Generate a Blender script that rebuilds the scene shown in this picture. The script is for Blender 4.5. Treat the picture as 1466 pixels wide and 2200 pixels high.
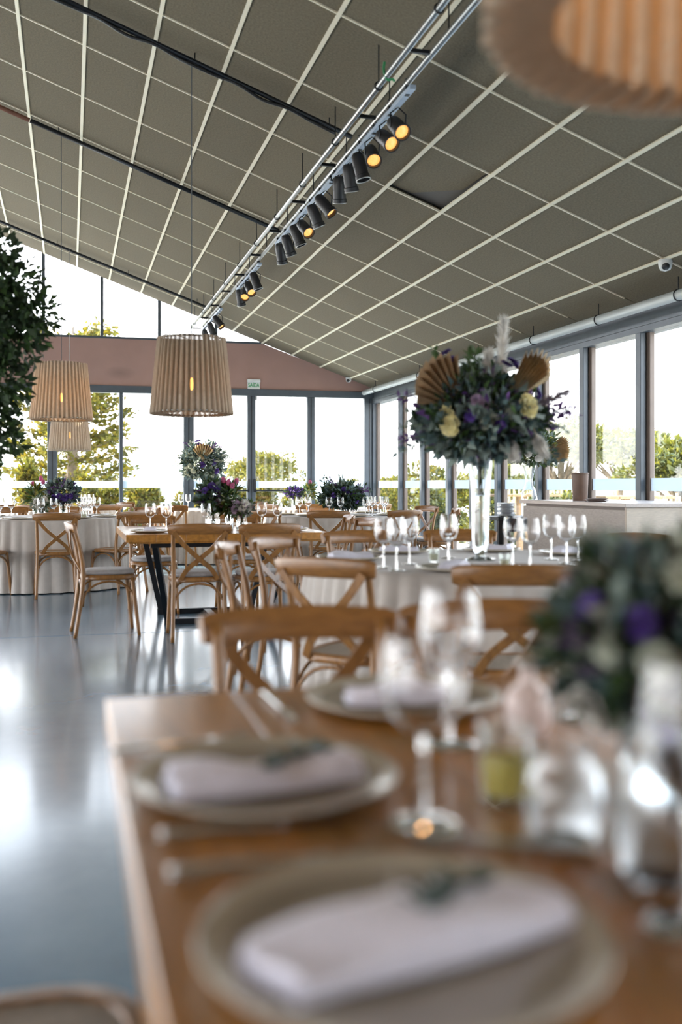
import bpy, math, random
import numpy as np
from mathutils import Vector, Matrix

for o in list(bpy.data.objects):
    bpy.data.objects.remove(o)
scene = bpy.context.scene
COL = scene.collection
rnd = random.Random(7)
PI = math.pi

# ------------------------------------------------------------------ camera
YAW = math.radians(15.25)
CAM_H = 1.145
cd = bpy.data.cameras.new('camera')
cam = bpy.data.objects.new('camera', cd)
COL.objects.link(cam)
cam.location = (0, 0, CAM_H)
cam.rotation_euler = (PI / 2, 0, -YAW)
cd.sensor_fit = 'VERTICAL'
cd.sensor_height = 36
cd.sensor_width = 24
cd.lens = 35
cd.shift_y = -60 / 2200
cd.clip_start = 0.05
cd.clip_end = 3000
cd.dof.use_dof = True
cd.dof.focus_distance = 11.5
cd.dof.aperture_fstop = 1.5
scene.camera = cam

# ------------------------------------------------------------------ world, sun, exposure
world = bpy.data.worlds.new('sky')
scene.world = world
world.use_nodes = True
wn, wl = world.node_tree.nodes, world.node_tree.links
wn.clear()
w_out = wn.new('ShaderNodeOutputWorld')
w_bg = wn.new('ShaderNodeBackground')
w_tc = wn.new('ShaderNodeTexCoord')
w_sep = wn.new('ShaderNodeSeparateXYZ')
w_ramp = wn.new('ShaderNodeValToRGB')
w_ramp.color_ramp.elements[0].position = 0.0
w_ramp.color_ramp.elements[0].color = (1.0, 0.985, 0.97, 1)
w_ramp.color_ramp.elements[1].position = 0.9
w_ramp.color_ramp.elements[1].color = (0.46, 0.68, 1.0, 1)
wl.new(w_tc.outputs['Generated'], w_sep.inputs[0])
wl.new(w_sep.outputs['Z'], w_ramp.inputs[0])
wl.new(w_ramp.outputs[0], w_bg.inputs[0])
wl.new(w_bg.outputs[0], w_out.inputs[0])
w_bg.inputs[1].default_value = 2.6

sun_d = bpy.data.lights.new('sun', 'SUN')
sun_d.energy = 7.0
sun_d.angle = math.radians(0.6)
sun_d.color = (1.0, 0.90, 0.74)
sun = bpy.data.objects.new('sun', sun_d)
COL.objects.link(sun)
SUN_FROM = Vector((-0.70, 0.50, 0.50)).normalized()
sun.rotation_euler = SUN_FROM.to_track_quat('Z', 'Y').to_euler()
sun.location = (-20, 30, 30)

scene.view_settings.view_transform = 'Standard'
scene.view_settings.look = 'None'
scene.view_settings.gamma = 1.0
scene.view_settings.use_curve_mapping = False
scene.view_settings.exposure = 1.68
scene.cycles.use_denoising = True
scene.cycles.max_bounces = 12
scene.cycles.diffuse_bounces = 6
scene.cycles.transparent_max_bounces = 24
scene.cycles.sample_clamp_indirect = 6.0
scene.cycles.caustics_reflective = False
scene.cycles.caustics_refractive = False

# ------------------------------------------------------------------ material helpers
MATS = {}

def new_mat(name):
    m = bpy.data.materials.new(name)
    m.use_nodes = True
    MATS[name] = m
    nt = m.node_tree
    return m, nt.nodes, nt.links, nt.nodes['Principled BSDF']

def tint(c, k):
    return (min(1, c[0] * k), min(1, c[1] * k), min(1, c[2] * k), 1)

def mat(name, col, rough=0.5, metal=0.0, vary=0.12, scale=8.0, stretch=(1, 1, 1), bump=0.0,
        bump_scale=None, spec=None, translucent=0.0, sheen=0.0, coat=0.0, emit=None, emit_s=0.0, rough_vary=0.0, weave=0.0):
    """Principled surface whose colour is broken up by object-space noise."""
    m, n, l, p = new_mat(name)
    tc = n.new('ShaderNodeTexCoord')
    mp = n.new('ShaderNodeMapping')
    mp.inputs['Scale'].default_value = stretch
    l.new(tc.outputs['Object'], mp.inputs[0])
    nz = n.new('ShaderNodeTexNoise')
    nz.inputs['Scale'].default_value = scale
    nz.inputs['Detail'].default_value = 5
    l.new(mp.outputs[0], nz.inputs['Vector'])
    rp = n.new('ShaderNodeValToRGB')
    rp.color_ramp.elements[0].position = 0.3
    rp.color_ramp.elements[1].position = 0.7
    rp.color_ramp.elements[0].color = tint(col, 1 - vary)
    rp.color_ramp.elements[1].color = tint(col, 1 + vary)
    l.new(nz.outputs['Fac'], rp.inputs[0])
    l.new(rp.outputs[0], p.inputs['Base Color'])
    p.inputs['Roughness'].default_value = rough
    p.inputs['Metallic'].default_value = metal
    if spec is not None:
        p.inputs['Specular IOR Level'].default_value = spec
    if coat:
        p.inputs['Coat Weight'].default_value = coat
        p.inputs['Coat Roughness'].default_value = 0.15
    if sheen:
        p.inputs['Sheen Weight'].default_value = sheen
    if emit:
        p.inputs['Emission Color'].default_value = (*emit, 1)
        p.inputs['Emission Strength'].default_value = emit_s
    if rough_vary:
        mr = n.new('ShaderNodeMapRange')
        mr.inputs['To Min'].default_value = rough - rough_vary
        mr.inputs['To Max'].default_value = rough + rough_vary
        l.new(nz.outputs['Fac'], mr.inputs[0])
        l.new(mr.outputs[0], p.inputs['Roughness'])
    if bump:
        nb = n.new('ShaderNodeTexNoise')
        nb.inputs['Scale'].default_value = bump_scale or scale * 6
        nb.inputs['Detail'].default_value = 4
        l.new(mp.outputs[0], nb.inputs['Vector'])
        b = n.new('ShaderNodeBump')
        b.inputs['Strength'].default_value = bump
        b.inputs['Distance'].default_value = 0.01
        l.new(nb.outputs['Fac'], b.inputs['Height'])
        l.new(b.outputs[0], p.inputs['Normal'])
    if translucent and weave:
        out = n['Material Output']
        tr = n.new('ShaderNodeBsdfTranslucent')
        l.new(rp.outputs[0], tr.inputs['Color'])
        mx = n.new('ShaderNodeMixShader'); mx.inputs[0].default_value = translucent
        l.new(p.outputs[0], mx.inputs[1]); l.new(tr.outputs[0], mx.inputs[2])
        tp = n.new('ShaderNodeBsdfTransparent')
        m2 = n.new('ShaderNodeMixShader'); m2.inputs[0].default_value = weave
        l.new(mx.outputs[0], m2.inputs[1]); l.new(tp.outputs[0], m2.inputs[2])
        l.new(m2.outputs[0], out.inputs[0])
    elif translucent:
        out = n['Material Output']
        tr = n.new('ShaderNodeBsdfTranslucent')
        l.new(rp.outputs[0], tr.inputs['Color'])
        mx = n.new('ShaderNodeMixShader')
        mx.inputs[0].default_value = translucent
        l.new(p.outputs[0], mx.inputs[1])
        l.new(tr.outputs[0], mx.inputs[2])
        l.new(mx.outputs[0], out.inputs[0])
    return m

def wood(name, col, rough=0.38, along=(1, 1, 1), scale=14, coat=0.15, vary=0.25):
    return mat(name, col, rough, vary=vary, scale=scale, stretch=along, bump=0.04, bump_scale=scale * 3, coat=coat)

def window_glass(name, tint_col=(0.98, 0.99, 0.99), lo=0.04, hi=0.75, power=5.0):
    """Thin clear sheet: see-through, mirror-like only at grazing angles."""
    m, n, l, p = new_mat(name)
    n.remove(p)
    t = n.new('ShaderNodeBsdfTransparent')
    t.inputs[0].default_value = (*tint_col, 1)
    g = n.new('ShaderNodeBsdfGlossy')
    g.inputs['Roughness'].default_value = 0.0
    lw = n.new('ShaderNodeLayerWeight')
    lw.inputs['Blend'].default_value = 0.5
    pw = n.new('ShaderNodeMath'); pw.operation = 'POWER'; pw.inputs[1].default_value = power
    l.new(lw.outputs['Facing'], pw.inputs[0])
    fr = n.new('ShaderNodeMapRange')
    fr.inputs['To Min'].default_value = lo
    fr.inputs['To Max'].default_value = hi
    l.new(pw.outputs[0], fr.inputs[0])
    mx = n.new('ShaderNodeMixShader')
    l.new(fr.outputs[0], mx.inputs[0])
    l.new(t.outputs[0], mx.inputs[1])
    l.new(g.outputs[0], mx.inputs[2])
    l.new(mx.outputs[0], n['Material Output'].inputs[0])
    return m

def clear_glass(name, col=(1, 1, 1), rough=0.0, ior=1.45):
    m, n, l, p = new_mat(name)
    p.inputs['Base Color'].default_value = (*col, 1)
    p.inputs['Roughness'].default_value = rough
    p.inputs['IOR'].default_value = ior
    p.inputs['Transmission Weight'].default_value = 1.0
    return m

M_chair = wood('bentwood_oak', (0.270, 0.124, 0.034), 0.36, (6, 6, 1.2), 10)
M_rail = wood('bentwood_oak_rail', (0.255, 0.115, 0.032), 0.33, (1.5, 8, 8), 10)
M_table = wood('oiled_table_wood', (0.43, 0.19, 0.034), 0.34, (7, 1.0, 7), 6, coat=0.4)
M_cane = mat('woven_cane', (0.42, 0.36, 0.29), 0.6, vary=0.2, scale=60, bump=0.3, bump_scale=160)
M_cushion = mat('grey_seat_cushion', (0.33, 0.31, 0.30), 0.8, vary=0.1, scale=30, sheen=0.2)
M_black = mat('black_steel', (0.012, 0.014, 0.018), 0.4, 0.4, scale=20)
M_blackp = mat('black_plastic', (0.015, 0.015, 0.016), 0.45, scale=20)
M_frame = mat('slate_window_frame', (0.085, 0.10, 0.115), 0.4, 0.2, vary=0.1, scale=5)
M_frame_in = mat('brown_frame_track', (0.16, 0.12, 0.095), 0.45, 0.1, vary=0.1, scale=5)
M_steel = mat('galvanised_tube', (0.42, 0.43, 0.42), 0.35, 0.85, vary=0.15, scale=10)
M_flat = mat('blue_grey_bar', (0.42, 0.50, 0.60), 0.4, 0.2, vary=0.08, scale=10)
M_white = mat('white_enamel', (0.72, 0.72, 0.69), 0.4, vary=0.05, scale=8)
M_grid = mat('cream_grid_bar', (0.80, 0.72, 0.54), 0.5, vary=0.06, scale=4)
M_pipe = mat('pale_grey_pipe', (0.50, 0.53, 0.52), 0.35, 0.1, vary=0.06, scale=4)
M_chrome = mat('polished_cutlery', (0.75, 0.75, 0.74), 0.12, 1.0, vary=0.04, scale=8)
M_plate = mat('stoneware_glaze', (0.34, 0.30, 0.24), 0.22, vary=0.07, scale=14, coat=0.4)
M_plate_rim = mat('stoneware_rim', (0.52, 0.47, 0.37), 0.25, vary=0.08, scale=14, coat=0.4)
M_plate_w = mat('white_china', (0.62, 0.62, 0.63), 0.2, vary=0.04, scale=14, coat=0.4)
M_napkin = mat('lilac_white_linen', (0.80, 0.79, 0.89), 0.85, vary=0.05, scale=60, bump=0.15, bump_scale=400, sheen=0.2)
M_cloth = mat('cream_tablecloth', (0.52, 0.475, 0.43), 0.85, vary=0.04, scale=20, bump=0.08, bump_scale=300, sheen=0.2)
M_shade = mat('pleated_beige_fabric', (0.50, 0.43, 0.34), 0.85, vary=0.07, scale=30, translucent=0.44, weave=0.09)
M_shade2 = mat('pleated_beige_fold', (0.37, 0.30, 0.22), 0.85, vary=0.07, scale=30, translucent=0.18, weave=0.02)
M_glass = clear_glass('drinking_glass')
M_vglass = clear_glass('vase_glass', (0.98, 1, 1))
M_frost = clear_glass('milky_glass', (0.95, 0.98, 1.0), 0.10)
M_wglass = window_glass('window_pane')
M_cup = window_glass('thin_cup_glass', (0.97, 0.99, 0.98), 0.05, 0.8, 2.2)
M_water = clear_glass('vase_water', (0.98, 1.0, 1.0), 0.0, 1.33)
M_wax = mat('yellow_wax', (0.80, 0.68, 0.20), 0.5, vary=0.05, scale=10, translucent=0.3)
M_waxc = mat('cream_wax', (0.75, 0.72, 0.55), 0.5, vary=0.05, scale=10, translucent=0.3)
M_stem = mat('green_stem', (0.08, 0.14, 0.04), 0.6, vary=0.2, scale=20)
M_bark = mat('tree_bark', (0.16, 0.12, 0.08), 0.9, vary=0.3, scale=12, bump=0.4)
M_bar = mat('linen_bar_panel', (0.40, 0.34, 0.29), 0.6, vary=0.12, scale=25, stretch=(4, 1, 4), bump=0.15, bump_scale=90)
M_barb = mat('pale_bar_panel', (0.56, 0.47, 0.37), 0.6, vary=0.08, scale=25, stretch=(1, 4, 4), bump=0.1, bump_scale=90)
M_bartop = mat('bleached_counter_top', (0.55, 0.46, 0.40), 0.35, vary=0.1, scale=8, stretch=(8, 1, 8))
M_brownpot = mat('brown_leather_pot', (0.13, 0.075, 0.05), 0.5, vary=0.2, scale=10)
M_pink = mat('pink_vase', (0.72, 0.60, 0.56), 0.35, vary=0.05, scale=10)

# leaves and petals
def leafmat(name, col, tr=0.3, rough=0.55):
    return mat(name, col, rough, vary=0.28, scale=18, translucent=tr)
L_dark = leafmat('dark_leaf', (0.030, 0.055, 0.022), 0.2)
L_mid = leafmat('mid_leaf', (0.065, 0.12, 0.035), 0.3)
L_blue = leafmat('eucalyptus_leaf', (0.10, 0.16, 0.16), 0.2)
L_grey = leafmat('silver_leaf', (0.25, 0.31, 0.27), 0.25)
L_pale = leafmat('pale_gypsophila', (0.52, 0.55, 0.44), 0.3)
L_purple = leafmat('violet_petal', (0.095, 0.045, 0.28), 0.3)
L_plum = leafmat('plum_sprig', (0.14, 0.07, 0.22), 0.3)
L_lav = leafmat('mauve_petal', (0.42, 0.30, 0.42), 0.35)
L_pinkp = leafmat('pink_petal', (0.62, 0.14, 0.30), 0.35)
L_cream = leafmat('cream_petal', (0.78, 0.70, 0.36), 0.35)
L_white = leafmat('ivory_petal', (0.75, 0.73, 0.68), 0.35)
L_fan = leafmat('dried_palm', (0.62, 0.46, 0.25), 0.3, 0.7)
L_fan2 = leafmat('dried_palm_brown', (0.36, 0.23, 0.12), 0.25, 0.7)
L_plume = leafmat('pampas_white', (0.78, 0.75, 0.70), 0.45, 0.9)
L_plume2 = leafmat('pampas_mauve', (0.34, 0.28, 0.32), 0.4, 0.9)
O_yel = leafmat('sunlit_leaf', (0.20, 0.155, 0.012), 0.45)
O_olive = leafmat('olive_leaf', (0.085, 0.085, 0.012), 0.4)
O_lime = leafmat('lime_leaf', (0.19, 0.18, 0.022), 0.45)
O_sage = leafmat('sage_leaf', (0.17, 0.185, 0.075), 0.4)
O_bamboo = mat('bamboo_cane', (0.52, 0.36, 0.14), 0.5, vary=0.25, scale=6)

# ------------------------------------------------------------------ mesh helpers
class MB:
    """Collects polygons and links them as one mesh object."""
    def __init__(s):
        s.v, s.f, s.mi = [], [], []
    def add(s, vs, fs, mi=0):
        b = len(s.v)
        s.v += [tuple(v) for v in vs]
        s.f += [tuple(i + b for i in f) for f in fs]
        s.mi += [mi] * len(fs)
        return s
    def box(s, x0, x1, y0, y1, z0, z1, mi=0):
        vs = [(x, y, z) for z in (z0, z1) for y in (y0, y1) for x in (x0, x1)]
        return s.add(vs, [(0, 2, 3, 1), (4, 5, 7, 6), (0, 1, 5, 4), (2, 6, 7, 3), (0, 4, 6, 2), (1, 3, 7, 5)], mi)
    def bevbox(s, x0, x1, y0, y1, z0, z1, b=0.005, mi=0):
        """Box with chamfered vertical edges and top/bottom."""
        def ring(z, d):
            a0, a1, c0, c1 = x0 + d, x1 - d, y0 + d, y1 - d
            return [(a0 + b, c0, z), (a1 - b, c0, z), (a1, c0 + b, z), (a1, c1 - b, z),
                    (a1 - b, c1, z), (a0 + b, c1, z), (a0, c1 - b, z), (a0, c0 + b, z)]
        rings = [ring(z0, b), ring(z0 + b, 0), ring(z1 - b, 0), ring(z1, b)]
        return s.loft(rings, True, mi)
    def loft(s, rings, caps=True, mi=0, closed=True):
        n = len(rings[0])
        vs = [p for r in rings for p in r]
        fs = []
        for k in range(len(rings) - 1):
            for i in range(n if closed else n - 1):
                j = (i + 1) % n
                fs.append((k * n + i, k * n + j, (k + 1) * n + j, (k + 1) * n + i))
        if caps:
            fs.append(tuple(reversed(range(n))))
            fs.append(tuple((len(rings) - 1) * n + i for i in range(n)))
        return s.add(vs, fs, mi)
    def sweep(s, pts, prof, up=None, caps=True, closed=False, mi=0):
        """prof: list of per-point profiles [(a,b)...] or one profile; a along side, b along up."""
        P = [Vector(p) for p in pts]
        n = len(P)
        rings = []
        prev = None
        for i in range(n):
            if closed:
                t = (P[(i + 1) % n] - P[i - 1]).normalized()
            else:
                t = (P[min(i + 1, n - 1)] - P[max(i - 1, 0)]).normalized()
            if up is not None:
                u = Vector(up[i] if isinstance(up, list) else up)
                u = (u - t * u.dot(t)).normalized()
            elif prev is None:
                u = Vector((0, 0, 1)) if abs(t.z) < 0.9 else Vector((0, 1, 0))
                u = (u - t * u.dot(t)).normalized()
            else:
                u = (prev - t * prev.dot(t)).normalized()
            prev = u
            sd = t.cross(u)
            pr = prof[i] if isinstance(prof[0], list) else prof
            rings.append([P[i] + sd * a + u * b for a, b in pr])
        if closed:
            rings.append(rings[0])
            return s.loft(rings, False, mi)
        return s.loft(rings, caps, mi)
    def tube(s, pts, r, n=8, closed=False, mi=0):
        rr = r if isinstance(r, (list, tuple)) else [r] * len(pts)
        pr = [[(q * math.cos(2 * PI * k / n), q * math.sin(2 * PI * k / n)) for k in range(n)] for q in rr]
        return s.sweep(pts, pr, None, True, closed, mi)
    def lathe(s, prof, n=24, cap0=False, cap1=False, c=(0, 0, 0), mi=0):
        rings = [[(c[0] + r * math.cos(2 * PI * k / n), c[1] + r * math.sin(2 * PI * k / n), c[2] + z) for k in range(n)] for r, z in prof]
        b = len(s.v)
        s.loft(rings, False, mi)
        if cap0:
            s.f.append(tuple(b + i for i in reversed(range(n)))); s.mi.append(mi)
        if cap1:
            q = b + (len(prof) - 1) * n
            s.f.append(tuple(q + i for i in range(n))); s.mi.append(mi)
        return s
    def build(s, name, mats, parent=None, smooth=False, angle=None):
        me = bpy.data.meshes.new(name)
        me.from_pydata(s.v, [], s.f)
        mats = mats if isinstance(mats, (list, tuple)) else [mats]
        for m in mats:
            me.materials.append(m)
        if len(mats) > 1:
            me.polygons.foreach_set('material_index', s.mi)
        if smooth:
            me.polygons.foreach_set('use_smooth', [True] * len(me.polygons))
            if angle:
                try:
                    me.set_sharp_from_angle(angle=math.radians(angle))
                except Exception:
                    pass
        me.update()
        o = bpy.data.objects.new(name, me)
        COL.objects.link(o)
        if parent:
            o.parent = parent
        return o

def tag(o, label, cat, group=None, kind=None):
    if label:
        o['label'] = label
    if cat:
        o['category'] = cat
    if group:
        o['group'] = group
    if kind:
        o['kind'] = kind
    return o

def thing(name, label, cat, loc=(0, 0, 0), rz=0.0, group=None):
    o = bpy.data.objects.new(name, None)
    o.empty_display_size = 0.1
    COL.objects.link(o)
    o.location = loc
    o.rotation_euler = (0, 0, rz)
    return tag(o, label, cat, group)

def copy_tree(o, parent=None):
    c = o.copy()
    COL.objects.link(c)
    c.parent = parent
    for ch in o.children:
        copy_tree(ch, c)
    return c

def remove_tree(o):
    for ch in list(o.children):
        remove_tree(ch)
    bpy.data.objects.remove(o)

def struct(o):
    o['kind'] = 'structure'
    return o

def smoothstep(a, b, x):
    t = max(0, min(1, (x - a) / (b - a)))
    return t * t * (3 - 2 * t)

def spline(pts, k=6):
    """Catmull-Rom through points."""
    P = [Vector(p) for p in pts]
    out = []
    for i in range(len(P) - 1):
        p0, p1, p2, p3 = P[max(i - 1, 0)], P[i], P[i + 1], P[min(i + 2, len(P) - 1)]
        for j in range(k):
            t = j / k
            out.append(0.5 * ((2 * p1) + (p2 - p0) * t + (2 * p0 - 5 * p1 + 4 * p2 - p3) * t * t + (3 * p1 - p0 - 3 * p2 + p3) * t ** 3))
    out.append(P[-1])
    return out

def leaf_cloud(name, pts, dirs, length, width, mats, parent, weights=None, seed=0, fold=0.25):
    """One quad leaf per point: a folded diamond pointing along dir."""
    r = np.random.RandomState(seed)
    pts = np.asarray(pts, float); dirs = np.asarray(dirs, float)
    n = len(pts)
    dirs /= np.linalg.norm(dirs, axis=1, keepdims=True) + 1e-9
    q = r.normal(size=(n, 3))
    side = np.cross(dirs, q); side /= np.linalg.norm(side, axis=1, keepdims=True) + 1e-9
    nor = np.cross(dirs, side)
    ln = (length * (0.7 + 0.6 * r.rand(n)))[:, None]
    wd = ln * width
    a = pts
    b = pts + dirs * ln * 0.45 + side * wd * 0.5 + nor * wd * fold
    c = pts + dirs * ln - nor * wd * 0.2
    d = pts + dirs * ln * 0.45 - side * wd * 0.5 + nor * wd * fold
    V = np.stack([a, b, c, d], 1).reshape(-1, 3)
    me = bpy.data.meshes.new(name)
    me.vertices.add(4 * n)
    me.vertices.foreach_set('co', V.ravel())
    me.loops.add(4 * n)
    me.loops.foreach_set('vertex_index', np.arange(4 * n, dtype=np.int32))
    me.polygons.add(n)
    me.polygons.foreach_set('loop_start', np.arange(0, 4 * n, 4, dtype=np.int32))
    try:
        me.polygons.foreach_set('loop_total', np.full(n, 4, dtype=np.int32))
    except Exception:
        pass
    for m in mats:
        me.materials.append(m)
    w = np.array(weights if weights else [1] * len(mats), float); w /= w.sum()
    me.polygons.foreach_set('material_index', r.choice(len(mats), n, p=w).astype(np.int32))
    me.update(calc_edges=True)
    me.validate()
    o = bpy.data.objects.new(name, me)
    COL.objects.link(o)
    if parent:
        o.parent = parent
    o['kind'] = 'stuff'
    return o

def px(x, y=None, h=None, z=None):
    """Place on the ground plan where a thing seen at column x stands (by its depth, or by row and height)."""
    u = (x - 733) / 2138.9
    if z is None:
        z = (CAM_H - h) * 2138.9 / (y - 1040)
    return (z * (math.sin(YAW) + u * math.cos(YAW)), z * (math.cos(YAW) - u * math.sin(YAW)))

# ================================================================== SETTING
WX = 5.7          # right wall
BY = 18.46        # back wall
LX = -7.0         # left wall (outside the frame)
FY = -6.0         # wall behind the camera
SL = 0.368
def ceil_z(x):
    return 2.98 + SL * (WX - x)
CS = 1 / math.sqrt(1 + SL * SL)

# ---- floor
m, n, l, p = new_mat('polished_concrete')
tc = n.new('ShaderNodeTexCoord')
n1 = n.new('ShaderNodeTexNoise'); n1.inputs['Scale'].default_value = 0.9; n1.inputs['Detail'].default_value = 8; n1.inputs['Roughness'].default_value = 0.62
l.new(tc.outputs['Object'], n1.inputs['Vector'])
r1 = n.new('ShaderNodeValToRGB')
r1.color_ramp.elements[0].position = 0.3; r1.color_ramp.elements[0].color = (0.095, 0.175, 0.255, 1)
r1.color_ramp.elements[1].position = 0.72; r1.color_ramp.elements[1].color = (0.185, 0.285, 0.37, 1)
l.new(n1.outputs['Fac'], r1.inputs[0]); l.new(r1.outputs[0], p.inputs['Base Color'])
n2 = n.new('ShaderNodeTexNoise'); n2.inputs['Scale'].default_value = 3.0; n2.inputs['Detail'].default_value = 7
l.new(tc.outputs['Object'], n2.inputs['Vector'])
mr = n.new('ShaderNodeMapRange'); mr.inputs['To Min'].default_value = 0.22; mr.inputs['To Max'].default_value = 0.34
l.new(n2.outputs['Fac'], mr.inputs[0]); p.inputs['Roughness'].default_value = 0.27
bp = n.new('ShaderNodeBump'); bp.inputs['Strength'].default_value = 0.02; bp.inputs['Distance'].default_value = 0.01
n3 = n.new('ShaderNodeTexNoise'); n3.inputs['Scale'].default_value = 5
l.new(tc.outputs['Object'], n3.inputs['Vector']); l.new(n3.outputs['Fac'], bp.inputs['Height'])
p.inputs['Specular IOR Level'].default_value = 0.8
p.inputs['Coat Weight'].default_value = 0.5
p.inputs['Coat Roughness'].default_value = 0.12
M_floor = m
M_joint = mat('joint_filler', (0.03, 0.035, 0.04), 0.7, scale=20)
b = MB()
xs = [LX, -3.0, 2.95, WX + 0.12]
ys = [FY, 1.9, 7.8, 13.7, BY + 0.12]
fl = struct(MB().box(LX, WX + 0.12, FY, BY + 0.12, -0.30, -0.006).build('floor', M_joint))
for i in range(3):
    for j in range(4):
        MB().bevbox(xs[i] + .004, xs[i + 1] - .004, ys[j] + .004, ys[j + 1] - .004, -0.02, 0.0, 0.003).build('floor_slab', M_floor, fl)

# ---- ceiling: sloping slab, fabric tiles, cream bars
m, n, l, p = new_mat('charcoal_acoustic_tile')
tc = n.new('ShaderNodeTexCoord')
n1 = n.new('ShaderNodeTexNoise'); n1.inputs['Scale'].default_value = 55; n1.inputs['Detail'].default_value = 6; n1.inputs['Roughness'].default_value = 0.7
l.new(tc.outputs['Object'], n1.inputs['Vector'])
r1 = n.new('ShaderNodeValToRGB')
r1.color_ramp.elements[0].position = 0.3; r1.color_ramp.elements[0].color = (0.105, 0.084, 0.053, 1)
r1.color_ramp.elements[1].position = 0.72; r1.color_ramp.elements[1].color = (0.205, 0.166, 0.106, 1)
l.new(n1.outputs['Fac'], r1.inputs[0])
oi = n.new('ShaderNodeObjectInfo')
hs = n.new('ShaderNodeHueSaturation')
mr = n.new('ShaderNodeMapRange'); mr.inputs['To Min'].default_value = 0.92; mr.inputs['To Max'].default_value = 1.08
l.new(oi.outputs['Random'], mr.inputs[0]); l.new(mr.outputs[0], hs.inputs['Value']); l.new(r1.outputs[0], hs.inputs['Color'])
l.new(hs.outputs[0], p.inputs['Base Color'])
p.inputs['Roughness'].default_value = 0.95
bp = n.new('ShaderNodeBump'); bp.inputs['Strength'].default_value = 0.25; bp.inputs['Distance'].default_value = 0.004
l.new(n1.outputs['Fac'], bp.inputs['Height']); l.new(bp.outputs[0], p.inputs['Normal'])
M_tile = m
M_void = mat('dark_ceiling_void', (0.02, 0.02, 0.018), 0.9, scale=5)
M_roof = mat('roof_sheet', (0.10, 0.09, 0.08), 0.7, scale=2)
b = MB()
EAVE = BY + 0.2
x0, x1 = LX - 1.0, WX + 0.2
lo = 0.05
b.loft([[(x0, FY - 1, ceil_z(x0) + lo), (x1, FY - 1, ceil_z(x1) + lo), (x1, FY - 1, ceil_z(x1) + lo + .25), (x0, FY - 1, ceil_z(x0) + lo + .25)],
        [(x0, EAVE, ceil_z(x0) + lo), (x1, EAVE, ceil_z(x1) + lo), (x1, EAVE, ceil_z(x1) + lo + .25), (x0, EAVE, ceil_z(x0) + lo + .25)]])
ceiling = struct(b.build('ceiling', M_roof))
GX, GY = 0.5605, 1.21
X_lines = [2.93 + GX * k for k in range(-9, 5)]            # bars that run to the back wall
Y_lines = [6.68 + GY * k for k in range(-2, 10)]           # cross bars
X_edges = [LX] + X_lines + [WX]
Y_edges = [FY] + Y_lines + [BY]
tile_me = {}
def tile_mesh(w, d):
    key = (round(w, 3), round(d, 3))
    if key not in tile_me:
        o = MB().bevbox(-w / 2, w / 2, -d / 2, d / 2, 0, 0.03, 0.006).build('ceiling_tile', M_tile)
        tile_me[key] = o.data
        bpy.data.objects.remove(o)
    return tile_me[key]
ANG = math.atan(SL)
for i in range(len(X_edges) - 1):
    for j in range(len(Y_edges) - 1):
        a0, a1, c0, c1 = X_edges[i], X_edges[i + 1], Y_edges[j], Y_edges[j + 1]
        w = (a1 - a0) / CS - 0.012
        d = (c1 - c0) - 0.012
        o = bpy.data.objects.new('ceiling_tile', tile_mesh(w, d))
        COL.objects.link(o)
        o.parent = ceiling
        xm, ym = (a0 + a1) / 2, (c0 + c1) / 2
        o.location = (xm, ym, ceil_z(xm) + 0.004)
        o.rotation_euler = (0, ANG, 0)
        if 2.9 < a0 < 3.0 and 7.8 < c0 < 8.0:     # the tile that has slipped out of its frame
            o.rotation_euler = (0.028, ANG - 0.05, 0)
            o.location.z += 0.030
            o['label'] = 'ceiling tile lifted out of its frame at one corner'
# bars
def bar_rot(o, x, y):
    o.parent = ceiling
    o.location = (x, y, ceil_z(x))
    o.rotation_euler = (0, ANG, 0)
for x in X_lines:
    bar_rot(MB().box(-.016, .016, 0, BY - FY - 0.01, -0.010, 0.012).build('grid_bar', M_grid), x, FY)
me = None
for y in Y_lines:
    xa, xb = LX, 5.5
    ln = (xb - xa) / CS
    if me is None:
        o = MB().box(0, ln, -.008, .008, -0.006, 0.012).build('cross_bar', M_grid)
        me = o.data
    else:
        o = bpy.data.objects.new('cross_bar', me); COL.objects.link(o)
    bar_rot(o, xa, y)

# ---- back wall: pink panel, header, glazing below and clerestory above
m = mat('dusty_pink_plaster', (0.37, 0.225, 0.19), 0.75, vary=0.05, scale=2.5, bump=0.03, bump_scale=80)
n, l = m.node_tree.nodes, m.node_tree.links
p = n['Principled BSDF']
src = p.inputs['Base Color'].links[0].from_socket
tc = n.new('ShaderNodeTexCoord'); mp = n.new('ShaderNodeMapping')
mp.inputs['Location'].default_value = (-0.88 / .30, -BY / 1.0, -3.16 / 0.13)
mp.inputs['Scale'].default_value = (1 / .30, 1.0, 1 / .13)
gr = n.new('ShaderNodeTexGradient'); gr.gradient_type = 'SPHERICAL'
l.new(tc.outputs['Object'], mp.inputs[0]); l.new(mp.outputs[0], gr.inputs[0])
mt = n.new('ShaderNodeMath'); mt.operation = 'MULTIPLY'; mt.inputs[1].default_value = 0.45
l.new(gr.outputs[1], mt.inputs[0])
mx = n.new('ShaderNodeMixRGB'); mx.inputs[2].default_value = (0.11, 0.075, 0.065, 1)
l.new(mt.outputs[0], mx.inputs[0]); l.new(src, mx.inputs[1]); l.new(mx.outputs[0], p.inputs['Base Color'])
M_wall = m
PT = 3.78
xk = WX - (PT - 2.98) / SL
outline = [(LX, 2.92), (WX, 2.92), (WX, 3.0), (xk, PT), (LX, PT)]
b = MB()
b.loft([[(x, BY, z) for x, z in outline], [(x, BY + .16, z) for x, z in outline]])
wall_back = struct(b.build('wall_back', M_wall))
MB().box(LX, WX, BY - .03, BY + .13, 2.80, 2.925).build('header_beam', M_frame, wall_back)
MB().box(LX, xk + .02, BY - .005, BY + .12, PT - .005, PT + .035).build('clerestory_sill', M_frame, wall_back)
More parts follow.
